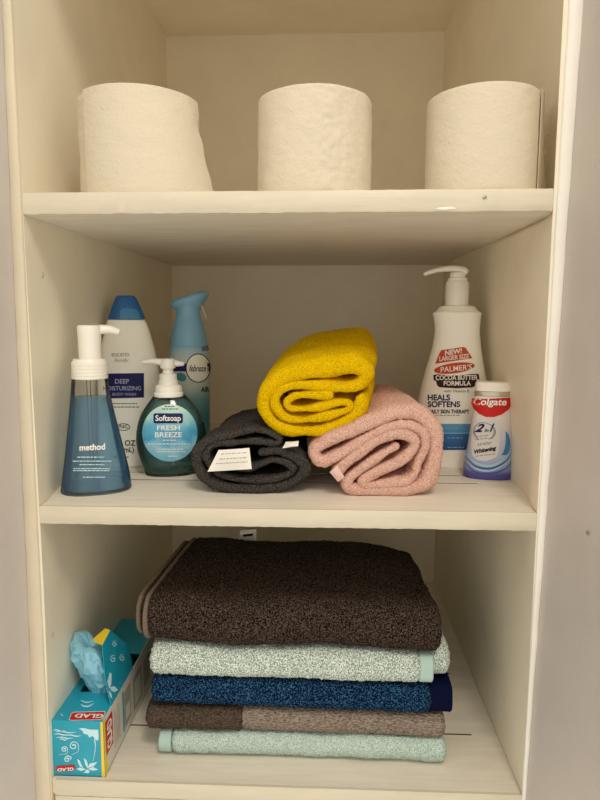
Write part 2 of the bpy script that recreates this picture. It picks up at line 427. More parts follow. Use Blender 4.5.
def tube(path, rad, name, m, parent, seg=20, flat=1.0, n=8):
    """round (or flattened) bar along a path in x-z, with radius per point"""
    P = crom([list(p)+[r] for p, r in zip(path, rad)], n); R = P[:, 3]; P = P[:, :3]
    T = np.gradient(P, axis=0); T /= np.linalg.norm(T, axis=1)[:, None]
    V = []; F = []
    rings = [(P[0]-T[0]*R[0]*.35, T[0], R[0]*.55)]+[(P[i], T[i], R[i]) for i in range(len(P))]+[(P[-1]+T[-1]*R[-1]*.35, T[-1], R[-1]*.55)]
    side = np.array([0, 1, 0.])
    for (p, t, r) in rings:
        up = np.cross(side, t); up /= np.linalg.norm(up); sd = np.cross(t, up)
        for k in range(seg): a = 2*PI*k/seg; V.append(p+sd*(r*flat*math.cos(a))+up*(r*math.sin(a)))
    k_ = len(rings)
    for i in range(k_-1):
        for k in range(seg): F.append((i*seg+k, i*seg+(k+1) % seg, (i+1)*seg+(k+1) % seg, (i+1)*seg+k))
    F += [tuple(range(seg)), tuple(range((k_-1)*seg, k_*seg))]
    return mesh(name, V, F, m, parent, True, 50)
def micro(u0, v0, u1, v1, n, seed):        # tiny unreadable print: broken dashes
    r = random.Random(seed); out = []
    for k in range(n):
        v = v0+(v1-v0)*(k/(max(1, n-1))); u = u0+r.random()*2
        while u < u1-1:
            w = 1.2+r.random()*2.6; e = min(u+w, u1); out.append([(u, v-.42), (e, v-.42), (e, v+.42), (u, v+.42)]); u = e+.7+.4*r.random()
    return out

# --- foaming hand soap, front left
fr = Frame(96, 496, S1, .037)
t = thing('foaming_soap_bottle', 'clear flared pump bottle of blue foaming soap with white pump, nearest the shelf front', 'soap bottle', fr.o, fr.rot)
tab = [(494, 61, 131), (486, 60.5, 131.5), (470, 62.5, 129), (450, 65, 124), (430, 67, 119), (410, 69, 114), (395, 70.2, 110.5), (383, 71, 109), (378, 71.5, 108)]
rows = rows_px(fr, tab, .84, 2.5, 0.0); sm = Surf(rows)
sm.mesh('bottle_body', M['shell'], t)
zl = fr.at(90, 396.5)[2]
sm.scaled(.0014, zl, .004).mesh('liquid_soap', M['liquid_blue'], t)
c0 = fr.at(90, 378)[0]; sx = lambda u, v: fr.at(u, v)
zc0, zc1 = sx(90, 378.5)[2], sx(90, 362)[2]; rr = (sx(108.5, 370)[0]-sx(71.5, 370)[0])/2
cl = []
for k in range(5):
    za = zc0+(zc1-zc0)*k/5; zb = zc0+(zc1-zc0)*(k+1)/5
    cl += [(za, rr-.0008), (za+.0006, rr), (zb-.0006, rr), (zb-.00001, rr-.0008)]
cyl_rows([(zc0-.0005, rr*.9)]+cl+[(zc1+.0012, rr*.93), (zc1+.004, rr*.86)], 'collar', M['pump_plastic'], t, (c0, 0))
zt = sx(90, 325)[2]; hx = sx(89.5, 340)[0]; hr = (sx(101.5, 340)[0]-sx(77.5, 340)[0])/2
ph = cyl_rows([(zc1+.002, hr*.93), (zc1+.006, hr*.97), (zt-.012, hr), (zt-.004, hr*1.03), (zt-.0012, hr*.99), (zt, hr*.85)], 'pump_head', M['pump_plastic'], t, (hx, 0))
q0, q1, q2 = sx(92, 330), sx(108, 329.5), sx(119, 332)
tube([(q0[0], 0, q0[2]), (q1[0], 0, q1[2]), (q2[0], 0, q2[2])], [.0062, .0055, .0042], 'spout', M['pump_plastic'], ph)
cyl_rows([(.012, .0025), (zc0, .0025)], 'dip_tube', M['shell'], t, (c0-.002, .004), 12)
pl = lambda u, v: put(fr, sm, u, v, .0007)
lb = lettering([('method', 79.5, 450.5, 105, 6.0, .025, 0, -1.2)], pl, M['whiteprint'], t, 'printed_lettering')
mi = micro(76, 457, 104, 457, 1, 5)+micro(71, 461, 112, 461, 1, 2)+micro(79, 464.5, 105, 464.5, 1, 3)+micro(73, 468.5, 110, 470.5, 2, 4)+micro(82, 477, 105, 476, 1, 9)
decal('fine_print', mi, pl, M['cyanprint'], lb)

# --- body wash, behind it
fr = Frame(130, 468, S1, .026)
t = thing('body_wash_bottle', 'tall cream body wash bottle with blue flip cap and navy panel, behind the pump bottles', 'body wash bottle', fr.o, fr.rot)
tab = [(466, 99, 160), (455, 98, 161), (430, 98, 161.5), (400, 98, 161), (380, 97.5, 160), (365, 98, 158), (350, 100, 155), (335, 103.5, 150.8), (325, 106, 147.5), (319.5, 107.5, 145)]
rows = rows_px(fr, tab, .52, 2.6, 0.0); sm = Surf(rows); sm.mesh('bottle_body', M['cream_plastic'], t)
tab = [(319.4, 107.8, 145.2), (316, 108.8, 144.5), (305, 112.4, 139.8), (298, 115.3, 136.2), (295.6, 117.5, 134)]
sc_ = Surf(rows_px(fr, tab, .6, 2.4)); cp = sc_.mesh('flip_cap', M['blue_cap'], t)
pc = lambda u, v: put(fr, sc_, u, v, .0005)
decal('thumb_notch', [[(120, 319), (120, 311), (123, 308.5), (128, 308), (135, 309), (139, 312), (140.5, 319)]], pc, mat('pale_blue_cap_plastic', (.035, .20, .42), .35), cp)
pl = lambda u, v: put(fr, sm, u, v, .0006)
lb = decal('navy_panel', [[(107, 373.5), (144, 373), (144, 397.5), (107, 398.5)]], pl, M['navy'], t)
pl2 = lambda u, v: put(fr, sm, u, v, .0010)
lettering([('DEEP', 115, 383.5, 129, 4.4, .01), ('MOISTURIZING', 103, 390.2, 141, 4, .01), ('BODY WASH', 112.5, 395.6, 136, 2.8, .0)], pl2, M['lavender'], lb)
lt = lettering([('eucerin', 111.5, 356.5, 129, 5, 0, 0), ('body', 114.5, 361.6, 129, 3.2, .0, .3)], pl, M['greyprint'], t, 'printed_lettering')
lettering([('FL OZ', 116, 445.5, 135.5, 5.2, .02), ('mL)', 124, 452, 134, 5, .02)], pl, M['black'], lt)
em = decal('oval_emblem', ribbon(ell(123.5, 427, 6.3, 3.4, 24)+[(129.8, 427)], .6), pl, M['black'], t)
lettering([('INC', 118, 428.2, 128.5, 3.6, .01)], pl, M['black'], em)
decal('fine_print', micro(112, 403.5, 139, 407, 2, 3), pl, M['black'], lt)
decal('fine_print', micro(112, 457, 129, 457, 1, 8), pl, M['black'], lt)

# --- hand soap pump
fr = Frame(172, 477.5, S1, .027)
t = thing('hand_soap_bottle', 'rounded green hand soap pump bottle with a round blue label, beside the grey towel roll', 'soap bottle', fr.o, fr.rot)
tab = [(477, 146.5, 196), (472, 145, 198), (466, 143.5, 199.5), (455, 139, 203), (440, 136, 206), (427, 136.8, 205), (415, 140, 201), (406, 145.5, 195), (400, 150, 190), (396, 153, 186), (393, 155, 183.5)]
rows = rows_px(fr, tab, .66, 2.2, 0.0); sm = Surf(rows); sm.mesh('bottle_body', M['shell_green'], t)
sm.scaled(.0014, fr.at(170, 399)[2], .004).mesh('liquid_soap', M['liquid_green'], t)
sx = lambda u, v: fr.at(u, v); cx = sx(168.5, 390)[0]
R_ = lambda a, b, v: (sx(b, v)[0]-sx(a, v)[0])/2
Z = lambda v: sx(168, v)[2]
cyl_rows([(Z(396), R_(154, 184, 392)), (Z(393), R_(154, 184, 392)), (Z(391.5), R_(155.5, 182.5, 392)), (Z(389), R_(155, 182.8, 392)), (Z(386), R_(156, 182, 385)), (Z(384.5), R_(158, 179.5, 385))], 'collar', M['cream_plastic'], t, (cx, 0))
ph = cyl_rows([(Z(385), R_(158.5, 178.5, 380)), (Z(380.5), R_(158.5, 178.5, 380)), (Z(380), R_(159.8, 177.5, 380)), (Z(374), R_(159.8, 177.5, 375)), (Z(373), R_(163, 174, 375)), (Z(369), R_(163.3, 173.7, 375)), (Z(368), R_(161, 176, 375)), (Z(362), R_(160.5, 176.5, 375)), (Z(359), R_(161.5, 175.5, 360)), (Z(358.2), R_(164, 173, 360))], 'pump_head', M['pump_plastic'], t, (cx, 0))
a, b, c_ = sx(142.5, 362), sx(152, 361.2), sx(168, 362.8)
tube([(a[0], 0, a[2]), (b[0], 0, b[2]), (c_[0], 0, c_[2])], [.0022, .0036, .0058], 'spout', M['pump_plastic'], ph)
a, b = sx(172, 363), sx(183.5, 364); tube([(a[0], 0, a[2]), ((a[0]+b[0])/2, 0, (a[2]+b[2])/2), (b[0], 0, b[2])], [.0055, .0042, .0028], 'finger_rest', M['pump_plastic'], ph)
cyl_rows([(.01, .0022), (Z(386), .0022)], 'dip_tube', M['cream_plastic'], t, (cx+.004, .004), 12)
pl = lambda u, v: put(fr, sm, u, v, .0007)
zt, zb = pl(169, 404)[2], pl(169, 461)[2]
gm = gradient('label_print', [(0, (.16, .46, .66)), (.25, (.32, .62, .78)), (.42, (.07, .36, .62)), (.62, (.14, .48, .66)), (.85, (.42, .68, .66)), (1, (.64, .78, .70))], zb, zt)
_n, _l, _b2 = nodes(gm); _t = noise_node(gm, 45, 2); _rmp = [x for x in _n if x.type == 'MAP_RANGE'][0]
_ad = _n.new('ShaderNodeMath'); _ad.operation = 'MULTIPLY_ADD'; _ad.inputs[1].default_value = .55; _sb = _n.new('ShaderNodeMath'); _sb.operation = 'ADD'; _sb.inputs[1].default_value = -.27
_cr = [x for x in _n if x.type == 'VALTORGB'][0]
_l.new(_t.outputs['Fac'], _ad.inputs[0]); _l.new(_rmp.outputs['Result'], _ad.inputs[2]); _l.new(_ad.outputs[0], _sb.inputs[0]); _l.new(_sb.outputs[0], _cr.inputs['Fac'])
lb = decal('round_label', [ell(169.8, 432.8, 27.6, 28.6)], pl, gm, t)
decal('navy_badge', [rrect(153.5, 413.2, 182.8, 423.2, 1.8)], lambda u, v: put(fr, sm, u, v, .0011), M['navy'], lb)
p3 = lambda u, v: put(fr, sm, u, v, .0015)
lettering([('Softsoap', 155.5, 420.6, 180.8, 5.4, .018), ('FRESH', 157, 430, 180, 4.6, .02), ('BREEZE', 155, 437, 182, 4.8, .02)], p3, M['whiteprint'], lb)
decal('fine_print', micro(146, 443.8, 190, 443.8, 1, 6)+micro(156, 449, 185, 451.5, 2, 7)+micro(168, 456, 177, 456, 1, 1)+micro(162, 440, 177, 440, 1, 11), p3, M['whiteprint'], lb)
decal('fine_print', micro(164, 406.2, 174, 406.2, 1, 16)+micro(161, 408.8, 178, 408.8, 1, 17), p3, M['black'], lb)

# --- air freshener
fr = Frame(189, 461, S1, .029)
t = thing('air_freshener', 'blue air freshener spray can with slanted top, at the back beside the grey towel roll', 'air freshener', fr.o, fr.rot)
tab = [(458, 168, 210), (440, 168, 210), (400, 168, 210), (372, 168, 210), (362, 168.4, 209.6), (352, 169.2, 208.2), (345, 170, 206.8)]
sm = Surf(rows_px(fr, tab, 1.0, 2.0, 0.0))
zt, zb = fr.at(189, 345)[2], fr.at(189, 415)[2]
gm = gradient('can_print', [(0, (.06, .24, .28)), (.25, (.17, .36, .37)), (.45, (.50, .55, .47)), (.75, (.56, .60, .52)), (.92, (.34, .48, .54)), (1, (.20, .40, .54))], zb, zt, .3)
sm.mesh('can', gm, t, 56, .001)
tab = [(346, 169.8, 207.4), (338, 170.4, 206.6), (331, 171.8, 205.2), (324, 173.8, 203), (317, 175.6, 200.8), (311, 176, 200.2), (307, 175.4, 200.8), (303.5, 174.6, 201.6)]
ss = Surf(rows_px(fr, tab, 1.0, 2.0)); hd = ss.mesh('spray_head', M['blue_spray'], t, 56, .0003)
# slanted oval top
V = []; F = []; seg = 48; zz = []
A, B = fr.at(169.4, 303), fr.at(207.6, 290.6); mid = (A+B)/2; half = np.linalg.norm(A-B)/2; ax = (B-A)/np.linalg.norm(B-A); upv = np.array([-ax[2], 0, ax[0]])
lowc = fr.at(188, 311)
for (k, s, w) in ((0, 0, 0), (1, .72, .0), (2, .93, .32), (3, 1.0, .62), (4, .97, .85), (5, .86, 1.0)):
    for j in range(seg):
        a = 2*PI*j/seg
        top = mid+ax*(half*(s if k > 2 else s)*math.cos(a))+np.array([0, .0235*(s)*math.sin(a), 0])
        if k == 0: p = lowc+np.array([.0147*math.cos(a), .0147*math.sin(a), -.004])
        elif k == 1: p = .5*(mid+ax*half*.9*math.cos(a)+np.array([0, .021*math.sin(a), 0])-upv*.010)+.5*(lowc+np.array([.0175*math.cos(a), .0175*math.sin(a), .002]))
        elif k == 2: p = mid+ax*half*.96*math.cos(a)+np.array([0, .0224*math.sin(a), 0])-upv*.0078
        elif k == 3: p = mid+ax*half*math.cos(a)+np.array([0, .0235*math.sin(a), 0])-upv*.0042
        elif k == 4: p = mid+ax*half*.96*math.cos(a)+np.array([0, .0225*math.sin(a), 0])-upv*.0006
        else: p = mid+ax*half*.80*math.cos(a)+np.array([0, .0185*math.sin(a), 0])+upv*.0022
        V.append(p)
for i in range(5):
    for j in range(seg): F.append((i*seg+j, i*seg+(j+1) % seg, (i+1)*seg+(j+1) % seg, (i+1)*seg+j))
F += [tuple(range(5*seg, 6*seg)), tuple(range(seg))]
mesh('slanted_top', V, F, M['blue_spray'], hd, True, 60)
a, b, c_ = fr.at(200.5, 303), fr.at(204, 312), fr.at(206.5, 320)
tube([(a[0], -.004, a[2]), (b[0], -.004, b[2]), (c_[0], -.004, c_[2])], [.0022, .0016, .001], 'trigger', M['clear_trigger'], hd)
pl = lambda u, v: put(fr, sm, u, v, .0006); p2 = lambda u, v: put(fr, sm, u, v, .0010); p3 = lambda u, v: put(fr, sm, u, v, .0014)
decal('dark_band', [[(170, 364.5), (186, 363.5), (186, 371.5), (171, 371)]], pl, M['navy'], t)
decal('leaf_print', [ell(181, 377, 5.5, 4.2, 20, .4)], pl, mat('teal_print', (.04, .20, .24), .4), t)
lb = decal('round_badge', [ell(198.2, 368, 12.6, 14.6)], p2, M['navy_dim'], t)
decal('badge_face', [ell(198.2, 368, 11.6, 13.6)], p3, mat('cream_print', (.80, .78, .66), .4), lb)
p4 = lambda u, v: put(fr, sm, u, v, .0018)
lettering([('febreze', 188.8, 371.3, 206.2, 6.2, .01, .45)], p4, M['navy_dim'], lb)
lettering([('AIR', 201, 392, 209.3, 5, .03)], pl, M['black'], t, 'printed_lettering')
lettering([('#5', 202, 350.5, 208.6, 5.2, .02)], pl, M['black'], t, 'printed_lettering')

# --- lotion pump bottle
fr = Frame(458, 468.5, S1, .026)
t = thing('lotion_bottle', 'tall cream lotion pump bottle with red and brown label, against the right of the shelf', 'lotion bottle', fr.o, fr.rot)
tab = [(467.5, 418, 495), (460, 416, 496), (445, 415.5, 495.5), (430, 415.6, 494.5), (410, 417, 492), (392, 420, 489.2), (375, 424.2, 485.8), (358, 429.2, 482.8), (345, 432.6, 481), (333, 434.6, 480), (324, 434.4, 480.3), (317, 433.2, 481.2), (313.5, 432.6, 481.6), (311.8, 434, 480)]
def dep(rx): return min(rx*.62, .0265)
sm = Surf(rows_px(fr, tab, dep, 2.3, 0.0)); bb = sm.mesh('bottle_body', M['cream_plastic'], t)
tab = [(312.2, 434.6, 479.4), (309.5, 437.4, 477), (306.5, 439.6, 474.8), (305.6, 443, 471.4)]
Surf(rows_px(fr, tab, .85, 2.0)).mesh('shoulder_ring', M['cream_plastic'], bb, 48, .0006)
sx = lambda u, v: fr.at(u, v); cx = sx(457, 295)[0]; Z = lambda v: sx(457, v)[2]; R_ = lambda a, b, v: (sx(b, v)[0]-sx(a, v)[0])/2
cyl_rows([(Z(306.5), R_(445, 469, 300)), (Z(283), R_(445.2, 468.8, 300)), (Z(281.2), R_(446.5, 467.5, 300))], 'collar', M['pump_plastic'], t, (cx, 0))
ph = cyl_rows([(Z(282), R_(447, 467, 280)), (Z(278.5), R_(447, 467, 280)), (Z(278), R_(449, 465, 280)), (Z(273), R_(449, 465, 280))], 'pump_head', M['pump_plastic'], t, (cx, 0))
pts = [(424.3, 274.4), (432, 271.6), (441, 269.5), (452, 268.8), (462, 270.4), (466.3, 273)]
P_ = [sx(*p) for p in pts]; tube([(p[0], 0, p[2]) for p in P_], [.0031, .0032, .0037, .0048, .0056, .0052], 'spout', M['pump_plastic'], ph, 20, 1.3)
pl = lambda u, v: put(fr, sm, u, v, .0007); p2 = lambda u, v: put(fr, sm, u, v, .0012)
k5 = lambda X, Y: (415+X/5.333, 330+Y/5.333)
def kk(l): return [k5(*p) for p in l]
lb = decal('red_banner', [kk([(108, 180), (128, 128), (140, 108), (258, 90), (270, 95), (306, 150), (296, 152)])], pl, M['orange_red'], t)
lettering([('NEW!', *k5(160, 135), k5(250, 0)[0], 4.6, .03, 0, -2.4), ('LARGER SIZE', *k5(130, 166), k5(287, 0)[0], 4.4, .02, 0, -3)], p2, M['grey_label'], lb)
lb = decal('red_oval', [ell(*k5(210, 203), 20.5, 5.2, 36, -.13)], pl, M['orange_red'], t)
lettering([("PALMER'S", *k5(137, 226), k5(303, 0)[0], 5.2, .01, 0, -3)], p2, M['grey_label'], lb)
lb = decal('brown_banner', [kk([(97, 240), (120, 236), (180, 243), (240, 242), (300, 234), (340, 234), (344, 262), (328, 268), (318, 300), (300, 306), (220, 311), (130, 305), (118, 295), (112, 272), (100, 268)])], pl, M['chocolate'], t)
lettering([('COCOA BUTTER', *k5(110, 266), k5(335, 0)[0], 4.4, .03, 0, -.4), ('FORMULA', *k5(153, 295), k5(298, 0)[0], 4.2, .03)], p2, M['grey_label'], lb)
lt = lettering([('HEALS', *k5(68, 374), k5(187, 0)[0], 5.4, .03), ('SOFTENS', *k5(68, 410), k5(241, 0)[0], 5.4, .03)], pl, M['navy'], t, 'printed_lettering')
lettering([('DAILY SKIN THERAPY', *k5(68, 444), k5(290, 0)[0], 3.6, .03)], pl, M['black'], lt)
lettering([('with Vitamin E', *k5(155, 332), k5(288, 0)[0], 2.6, 0)], pl, M['black'], t, 'small_lettering')
decal('fine_print', micro(*k5(85, 455), *k5(250, 455), 1, 2), pl, M['greyprint'], lt)
z0, z1 = pl(455, 450)[2], pl(455, 423)[2]
gb = gradient('panel_print', [(0, (.02, .07, .24)), (.3, (.03, .12, .33)), (.62, (.04, .16, .42)), (.66, (.08, .28, .52)), (1, (.12, .36, .60))], z0, z1)
lb = decal('blue_panel', [kk([(20, 500), (418, 500), (418, 638), (24, 640)])], pl, gb, t)
decal('panel_lines', [kk([(24, 546), (416, 546), (416, 553), (24, 553)])]+micro(*k5(165, 525), *k5(230, 525), 1, 4)+micro(*k5(165, 575), *k5(262, 575), 1, 5)+micro(*k5(165, 625), *k5(262, 622), 1, 6), p2, M['skyblue'], lb)

# --- toothpaste bottle
fr = Frame(488, 480, S1, .019, math.radians(4))
t = thing('toothpaste_bottle', 'small squeeze bottle of toothpaste with red lens logo and white cap, beside the right wall', 'toothpaste', fr.o, fr.rot)
tab = [(478.5, 463.5, 511.5), (474, 463, 512), (460, 464.6, 512), (445, 467.5, 511.8), (430, 470, 511.6), (415, 472.3, 511.6), (403, 473.6, 511.6), (397, 474.2, 511.4), (395.5, 475, 510.8)]
sm = Surf(rows_px(fr, tab, .62, 2.5, 0.0))
z0, z1 = fr.at(488, 478)[2], fr.at(488, 396)[2]
gm = gradient('bottle_print', [(0, (.07, .055, .25)), (.09, (.10, .09, .34)), (.15, (.28, .36, .60)), (.3, (.44, .52, .70)), (.5, (.60, .60, .68)), (.75, (.72, .69, .68)), (1, (.76, .73, .69))], z0, z1)
sm.mesh('bottle_body', gm, t)
tab = [(395.6, 475, 511), (394.6, 474.2, 511.4), (391, 474.4, 511.2)]
Surf(rows_px(fr, tab, .62, 2.5)).mesh('silver_band', M['silver'], t, 48, .0003)
tab = [(391, 474.6, 511), (386, 475, 510.6), (383, 475.6, 510), (381.6, 477.5, 508.2)]
Surf(rows_px(fr, tab, .62, 2.5), 4).mesh('cap', M['white_plastic'], t, 48, .0014)
pl = lambda u, v: put(fr, sm, u, v, .0006); p2 = lambda u, v: put(fr, sm, u, v, .0010); p3 = lambda u, v: put(fr, sm, u, v, .0014)
k6 = lambda X, Y: (455+X/7.277, 375+Y/7.277)
def kq(l): return [k6(*p) for p in l]
lb = decal('red_lens', [kq([(122, 168), (200, 174), (280, 172), (360, 166), (414, 164), (413, 205), (392, 250), (345, 285), (285, 305), (225, 305), (175, 282), (135, 245), (116, 205)])], pl, M['red'], t)
lettering([('Colgate', *k6(134, 216), k6(376, 0)[0], 6.4, .022, .18, .4)], p2, M['whiteprint'], lb)
lb = decal('white_panel', [kq([(140, 350), (200, 335), (320, 330), (325, 480), (318, 560), (298, 600), (230, 625), (165, 620), (125, 585), (116, 500), (118, 420)])], pl, mat('pearl_print', (.68, .67, .68), .4, Specular_IOR_Level=.3), t)
decal('blue_swoosh', ribbon(kq([(340, 580), (372, 560), (385, 500), (380, 440), (368, 410)]), [1, 5.5, 5, 3, .5]), pl, M['midblue'], t)
decal('light_swoosh', sum([ribbon(kq(q), w) for q, w in (([(75, 560), (150, 640), (260, 660), (360, 610), (408, 540)], [1, 2.4, 2.6, 1]), ([(70, 610), (150, 680), (260, 695), (370, 645), (410, 590)], [1, 2, 2, 1]))], []), pl, mat('pale_blue_print', (.42, .58, .76), .35), t)
decal('dark_swoosh', sum([ribbon(kq(q), w) for q, w in (([(72, 590), (150, 662), (260, 680), (365, 630), (408, 565)], [.5, 1.4, 1.4, .5]), ([(75, 640), (150, 705), (260, 718), (370, 680), (410, 630)], [.5, 1.2, 1.2, .5]))], []), pl, M['blue'], t)
rb = decal('ring_emblem', ribbon(kq([(170, 470), (138, 420), (150, 370), (200, 345), (262, 365), (290, 410), (270, 455), (240, 465)]), [1, 2, 1, .6, 1, 2.4, 2, .5]), p2, M['greyprint'], lb)
lettering([('2', *k6(140, 412), k6(215, 0)[0], 7.6, .03, .5), ('1', *k6(250, 410), k6(288, 0)[0], 7.6, .03, .5), ('in', *k6(212, 412), k6(245, 0)[0], 3.2, .02, .3)], p3, M['navy'], lb)
lettering([('Whitening', *k6(138, 572), k6(300, 0)[0], 3.6, .05, .2, -4.2)], p2, M['black'], lb)
decal('fine_print', [[(u, v-(u-k6(138, 0)[0])*.13) for u, v in q] for q in micro(*k6(145, 450), *k6(245, 470), 2, 3)+micro(*k6(160, 505), *k6(265, 515), 2, 4)+micro(*k6(140, 592), *k6(290, 592), 1, 5)], p2, M['greyprint'], lb)

# ------------------------------------------------------------------ cloth helpers
def fuzz(o, amp, sc, low=0, lsc=12, seed=0):
    """terry loops: push vertices along their normals"""
    me = o.data; n = len(me.vertices); co = np.empty(n*3); me.vertices.foreach_get('co', co); co = co.reshape(-1, 3)
    nr = np.empty(n*3); me.vertex_normals.foreach_get('vector', nr); nr = nr.reshape(-1, 3); off = Vector((seed*3.1, seed*1.7, seed))
    rg = np.random.RandomState(seed+1).rand(n)-.5
    for i in range(n):
        p = Vector(co[i]); d = amp*(noise.noise(p*sc+off)+rg[i]*.8)
        if low: d += low*noise.noise(p*lsc+off)
        co[i] += nr[i]*d
    me.vertices.foreach_set('co', co.ravel()); me.update()
def floor_clamp(o, org):
    for v in o.data.vertices:
        if abs(org[2]-S1) < .01: v.co.z = max(v.co.z, 0.0)
        elif org[2] < .01: v.co.z = max(v.co.z, .0004-org[2])
def rolled(name, px, k, y0, length, org, m, parent, shift=(0, 0), shrink=.94, step=.0022, swell=0):
    """a sheet of cloth wound along a traced path, carried back from y0; rounded front lip"""
    pts = []
    for (x, y, h) in px:
        u, v = k(x, y); p = on_y(u, v, y0); q = on_y(u+h/k.s, v, y0); pts.append((p[0], p[2], (q[0]-p[0])*1.06))
    P = crom(pts, 16); seg = np.r_[0, np.cumsum(np.linalg.norm(np.diff(P[:, :2], axis=0), axis=1))]
    n = int(seg[-1]/step); s = np.linspace(0, seg[-1], n); P = np.stack([np.interp(s, seg, P[:, c]) for c in range(3)], 1)
    T = np.gradient(P[:, :2], axis=0); T /= np.linalg.norm(T, axis=1)[:, None]; N = np.stack([-T[:, 1], T[:, 0]], 1)
    H = P[:, 2].copy(); e = np.minimum(s, s[-1]-s); H *= np.sqrt(np.clip(1-(1-np.clip(e/(H), 0, 1))**2, .05, 1))
    cen = P[:, :2].mean(0); V = []; F = []
    cols = [-1, -.8, -.45, 0, .45, .8, 1]; nc = len(cols)
    ny = int(length/.0035); back = []
    def place(a, i, dy):
        tt = dy/length; sc = 1-(1-shrink)*tt + swell*math.sin(PI*min(1, tt*1.0)); q = cen+(a-cen)*sc
        return (q[0]+shift[0]*tt-org[0], y0+dy-org[1], q[1]+shift[1]*tt-org[2])
    # rows over the front lip
    for c in cols:
        for i in range(n):
            a = P[i, :2]+N[i]*H[i]*c; d = H[i]*.9*(1-math.sqrt(max(0, 1-c*c)))
            V.append(place(a, i, d))
    for c in range(nc-1):
        for i in range(n-1): F.append((c*n+i, c*n+i+1, (c+1)*n+i+1, (c+1)*n+i))
    base = {}
    for side, c in ((0, -1), (1, 1)):
        prev = [0*n+i if side == 0 else (nc-1)*n+i for i in range(n)]
        for j in range(1, ny+1):
            st = len(V)
            for i in range(n):
                d0 = H[i]*.9; tt = j/ny; dd = d0+(length-d0)*tt
                h = H[i]*(1 if tt < .97 else .6)
                V.append(place(P[i, :2]+N[i]*h*c, i, dd))
            for i in range(n-1): F.append((prev[i], prev[i+1], st+i+1, st+i))
            prev = list(range(st, st+n))
        base[side] = prev
    for i in range(n-1): F.append((base[0][i], base[0][i+1], base[1][i+1], base[1][i]))
    for e_ in (0, n-1):                    # close the two free edges of the sheet
        l0 = [0*n+e_]+[nc*n+j*n+e_ for j in range(ny)]; l1 = [(nc-1)*n+e_]+[nc*n+ny*n+j*n+e_ for j in range(ny)]
        for j in range(len(l0)-1): F.append((l0[j], l0[j+1], l1[j+1], l1[j]))
        for c in range(nc-1): pass
        F.append(tuple(c*n+e_ for c in range(nc)))
    return mesh(name, V, F, m, parent, True, 0)
class K:
    def __init__(s, x, y, sc): s.x, s.y, s.s = x, y, sc
    def __call__(s, X, Y): return s.x+X/s.s, s.y+Y/s.s

M['yellow'] = terry('yellow_terry', (.56, .32, .002), (.93, .62, .004), 720, .32, .60, .0028, (1, .7, 1.3))
M['pink'] = terry('pink_terry', (.52, .27, .21), (.90, .59, .49), 720, .32, .60, .0028, (1, .7, 1.3))
M['charcoal'] = terry('charcoal_terry', (.018, .016, .015), (.105, .095, .088), 700, .36, .66, .0028, (1, .6, 1.3))
M['brown'] = terry('brown_terry', (.008, .005, .0035), (.14, .10, .082), 600, .42, .70, .003)
M['brown_hem'] = terry('taupe_hem', (.13, .10, .075), (.22, .175, .135), 700, .3, .7, .0012)
M['mint'] = terry('mint_terry', (.25, .33, .29), (.84, .92, .85), 620, .42, .58, .003)
M['mint_hem'] = mat('mint_hem', (.42, .58, .54), .85)
M['navy_t'] = terry('navy_terry', (.0015, .006, .028), (.055, .17, .32), 600, .47, .70, .0026)
M['navy_band'] = mat('navy_border_weave', (.004, .006, .03), .95, Specular_IOR_Level=.03)
M['taupe'] = terry('taupe_terry', (.12, .09, .07), (.36, .295, .245), 560, .34, .62, .0026, (.45, 1, 1.5))
M['taupe_dark'] = terry('dark_taupe_terry', (.035, .022, .016), (.12, .09, .07), 560, .34, .64, .0026, (.7, 1, 1.2))
M['mint_pale'] = terry('pale_mint_terry', (.33, .45, .41), (.66, .80, .74), 640, .34, .62, .0026)

# --- charcoal roll (left)
k = K(185, 385, 4.615); YF = .062
path = [(150, 345, 13), (210, 368, 14), (285, 390, 15), (345, 372, 15), (400, 350, 15), (460, 358, 16), (500, 390, 16), (470, 424, 15), (400, 440, 15), (300, 442, 15), (190, 427, 15), (125, 388, 15), (97, 328, 15), (125, 282, 13), (220, 268, 14), (330, 262, 14), (420, 270, 12), (437, 252, 10), (390, 226, 12), (320, 208, 16), (250, 224, 18), (150, 247, 20), (78, 280, 22), (47, 335, 24), (65, 402, 24), (125, 458, 24), (230, 483, 24), (350, 486, 24), (460, 468, 24), (538, 425, 24), (548, 375, 24), (500, 332, 22), (420, 308, 20), (335, 318, 15)]
org = (-.045, YF, S1+.0005)
t = thing('rolled_towel', 'rolled charcoal hand towel with white care tag showing, left under the yellow one', 'towel', org, 0, 'three rolled hand towels')
r_ = rolled('rolled_cloth', path, k, YF, .235, org, M['charcoal'], t, (.004, .0), .93); fuzz(r_, .0012, 560, .0025, 45, 1); floor_clamp(r_, org)
def sheet(name, quad, m, parent, org, bend=.003, nu=10, nv=8, curl=0):
    a, b, c, d = [np.array(q)-np.array(org) for q in quad]; V = []; F = []
    for side in (0, 1):
        for i in range(nu+1):
            for j in range(nv+1):
                s, q = i/nu, j/nv; p = (a*(1-s)+b*s)*(1-q)+(d*(1-s)+c*s)*q
                V.append(p+np.array([0, -bend*math.sin(PI*s)*math.sin(PI*q*.9+.3)+curl*q*q+side*.0004, 0]))
    n1 = (nu+1)*(nv+1); w = nv+1
    for o_ in (0, n1):
        for i in range(nu):
            for j in range(nv): F.append((o_+i*w+j, o_+i*w+j+1, o_+(i+1)*w+j+1, o_+(i+1)*w+j))
    rim = [i*w for i in range(nu+1)]+[nu*w+j for j in range(1, nv+1)]+[i*w+nv for i in range(nu-1, -1, -1)]+[j for j in range(nv-1, 0, -1)]
    F += [(rim[i], rim[(i+1) % len(rim)], n1+rim[(i+1) % len(rim)], n1+rim[i]) for i in range(len(rim))]
    return mesh(name, V, F, m, parent, True, 40)
yt = YF-.004
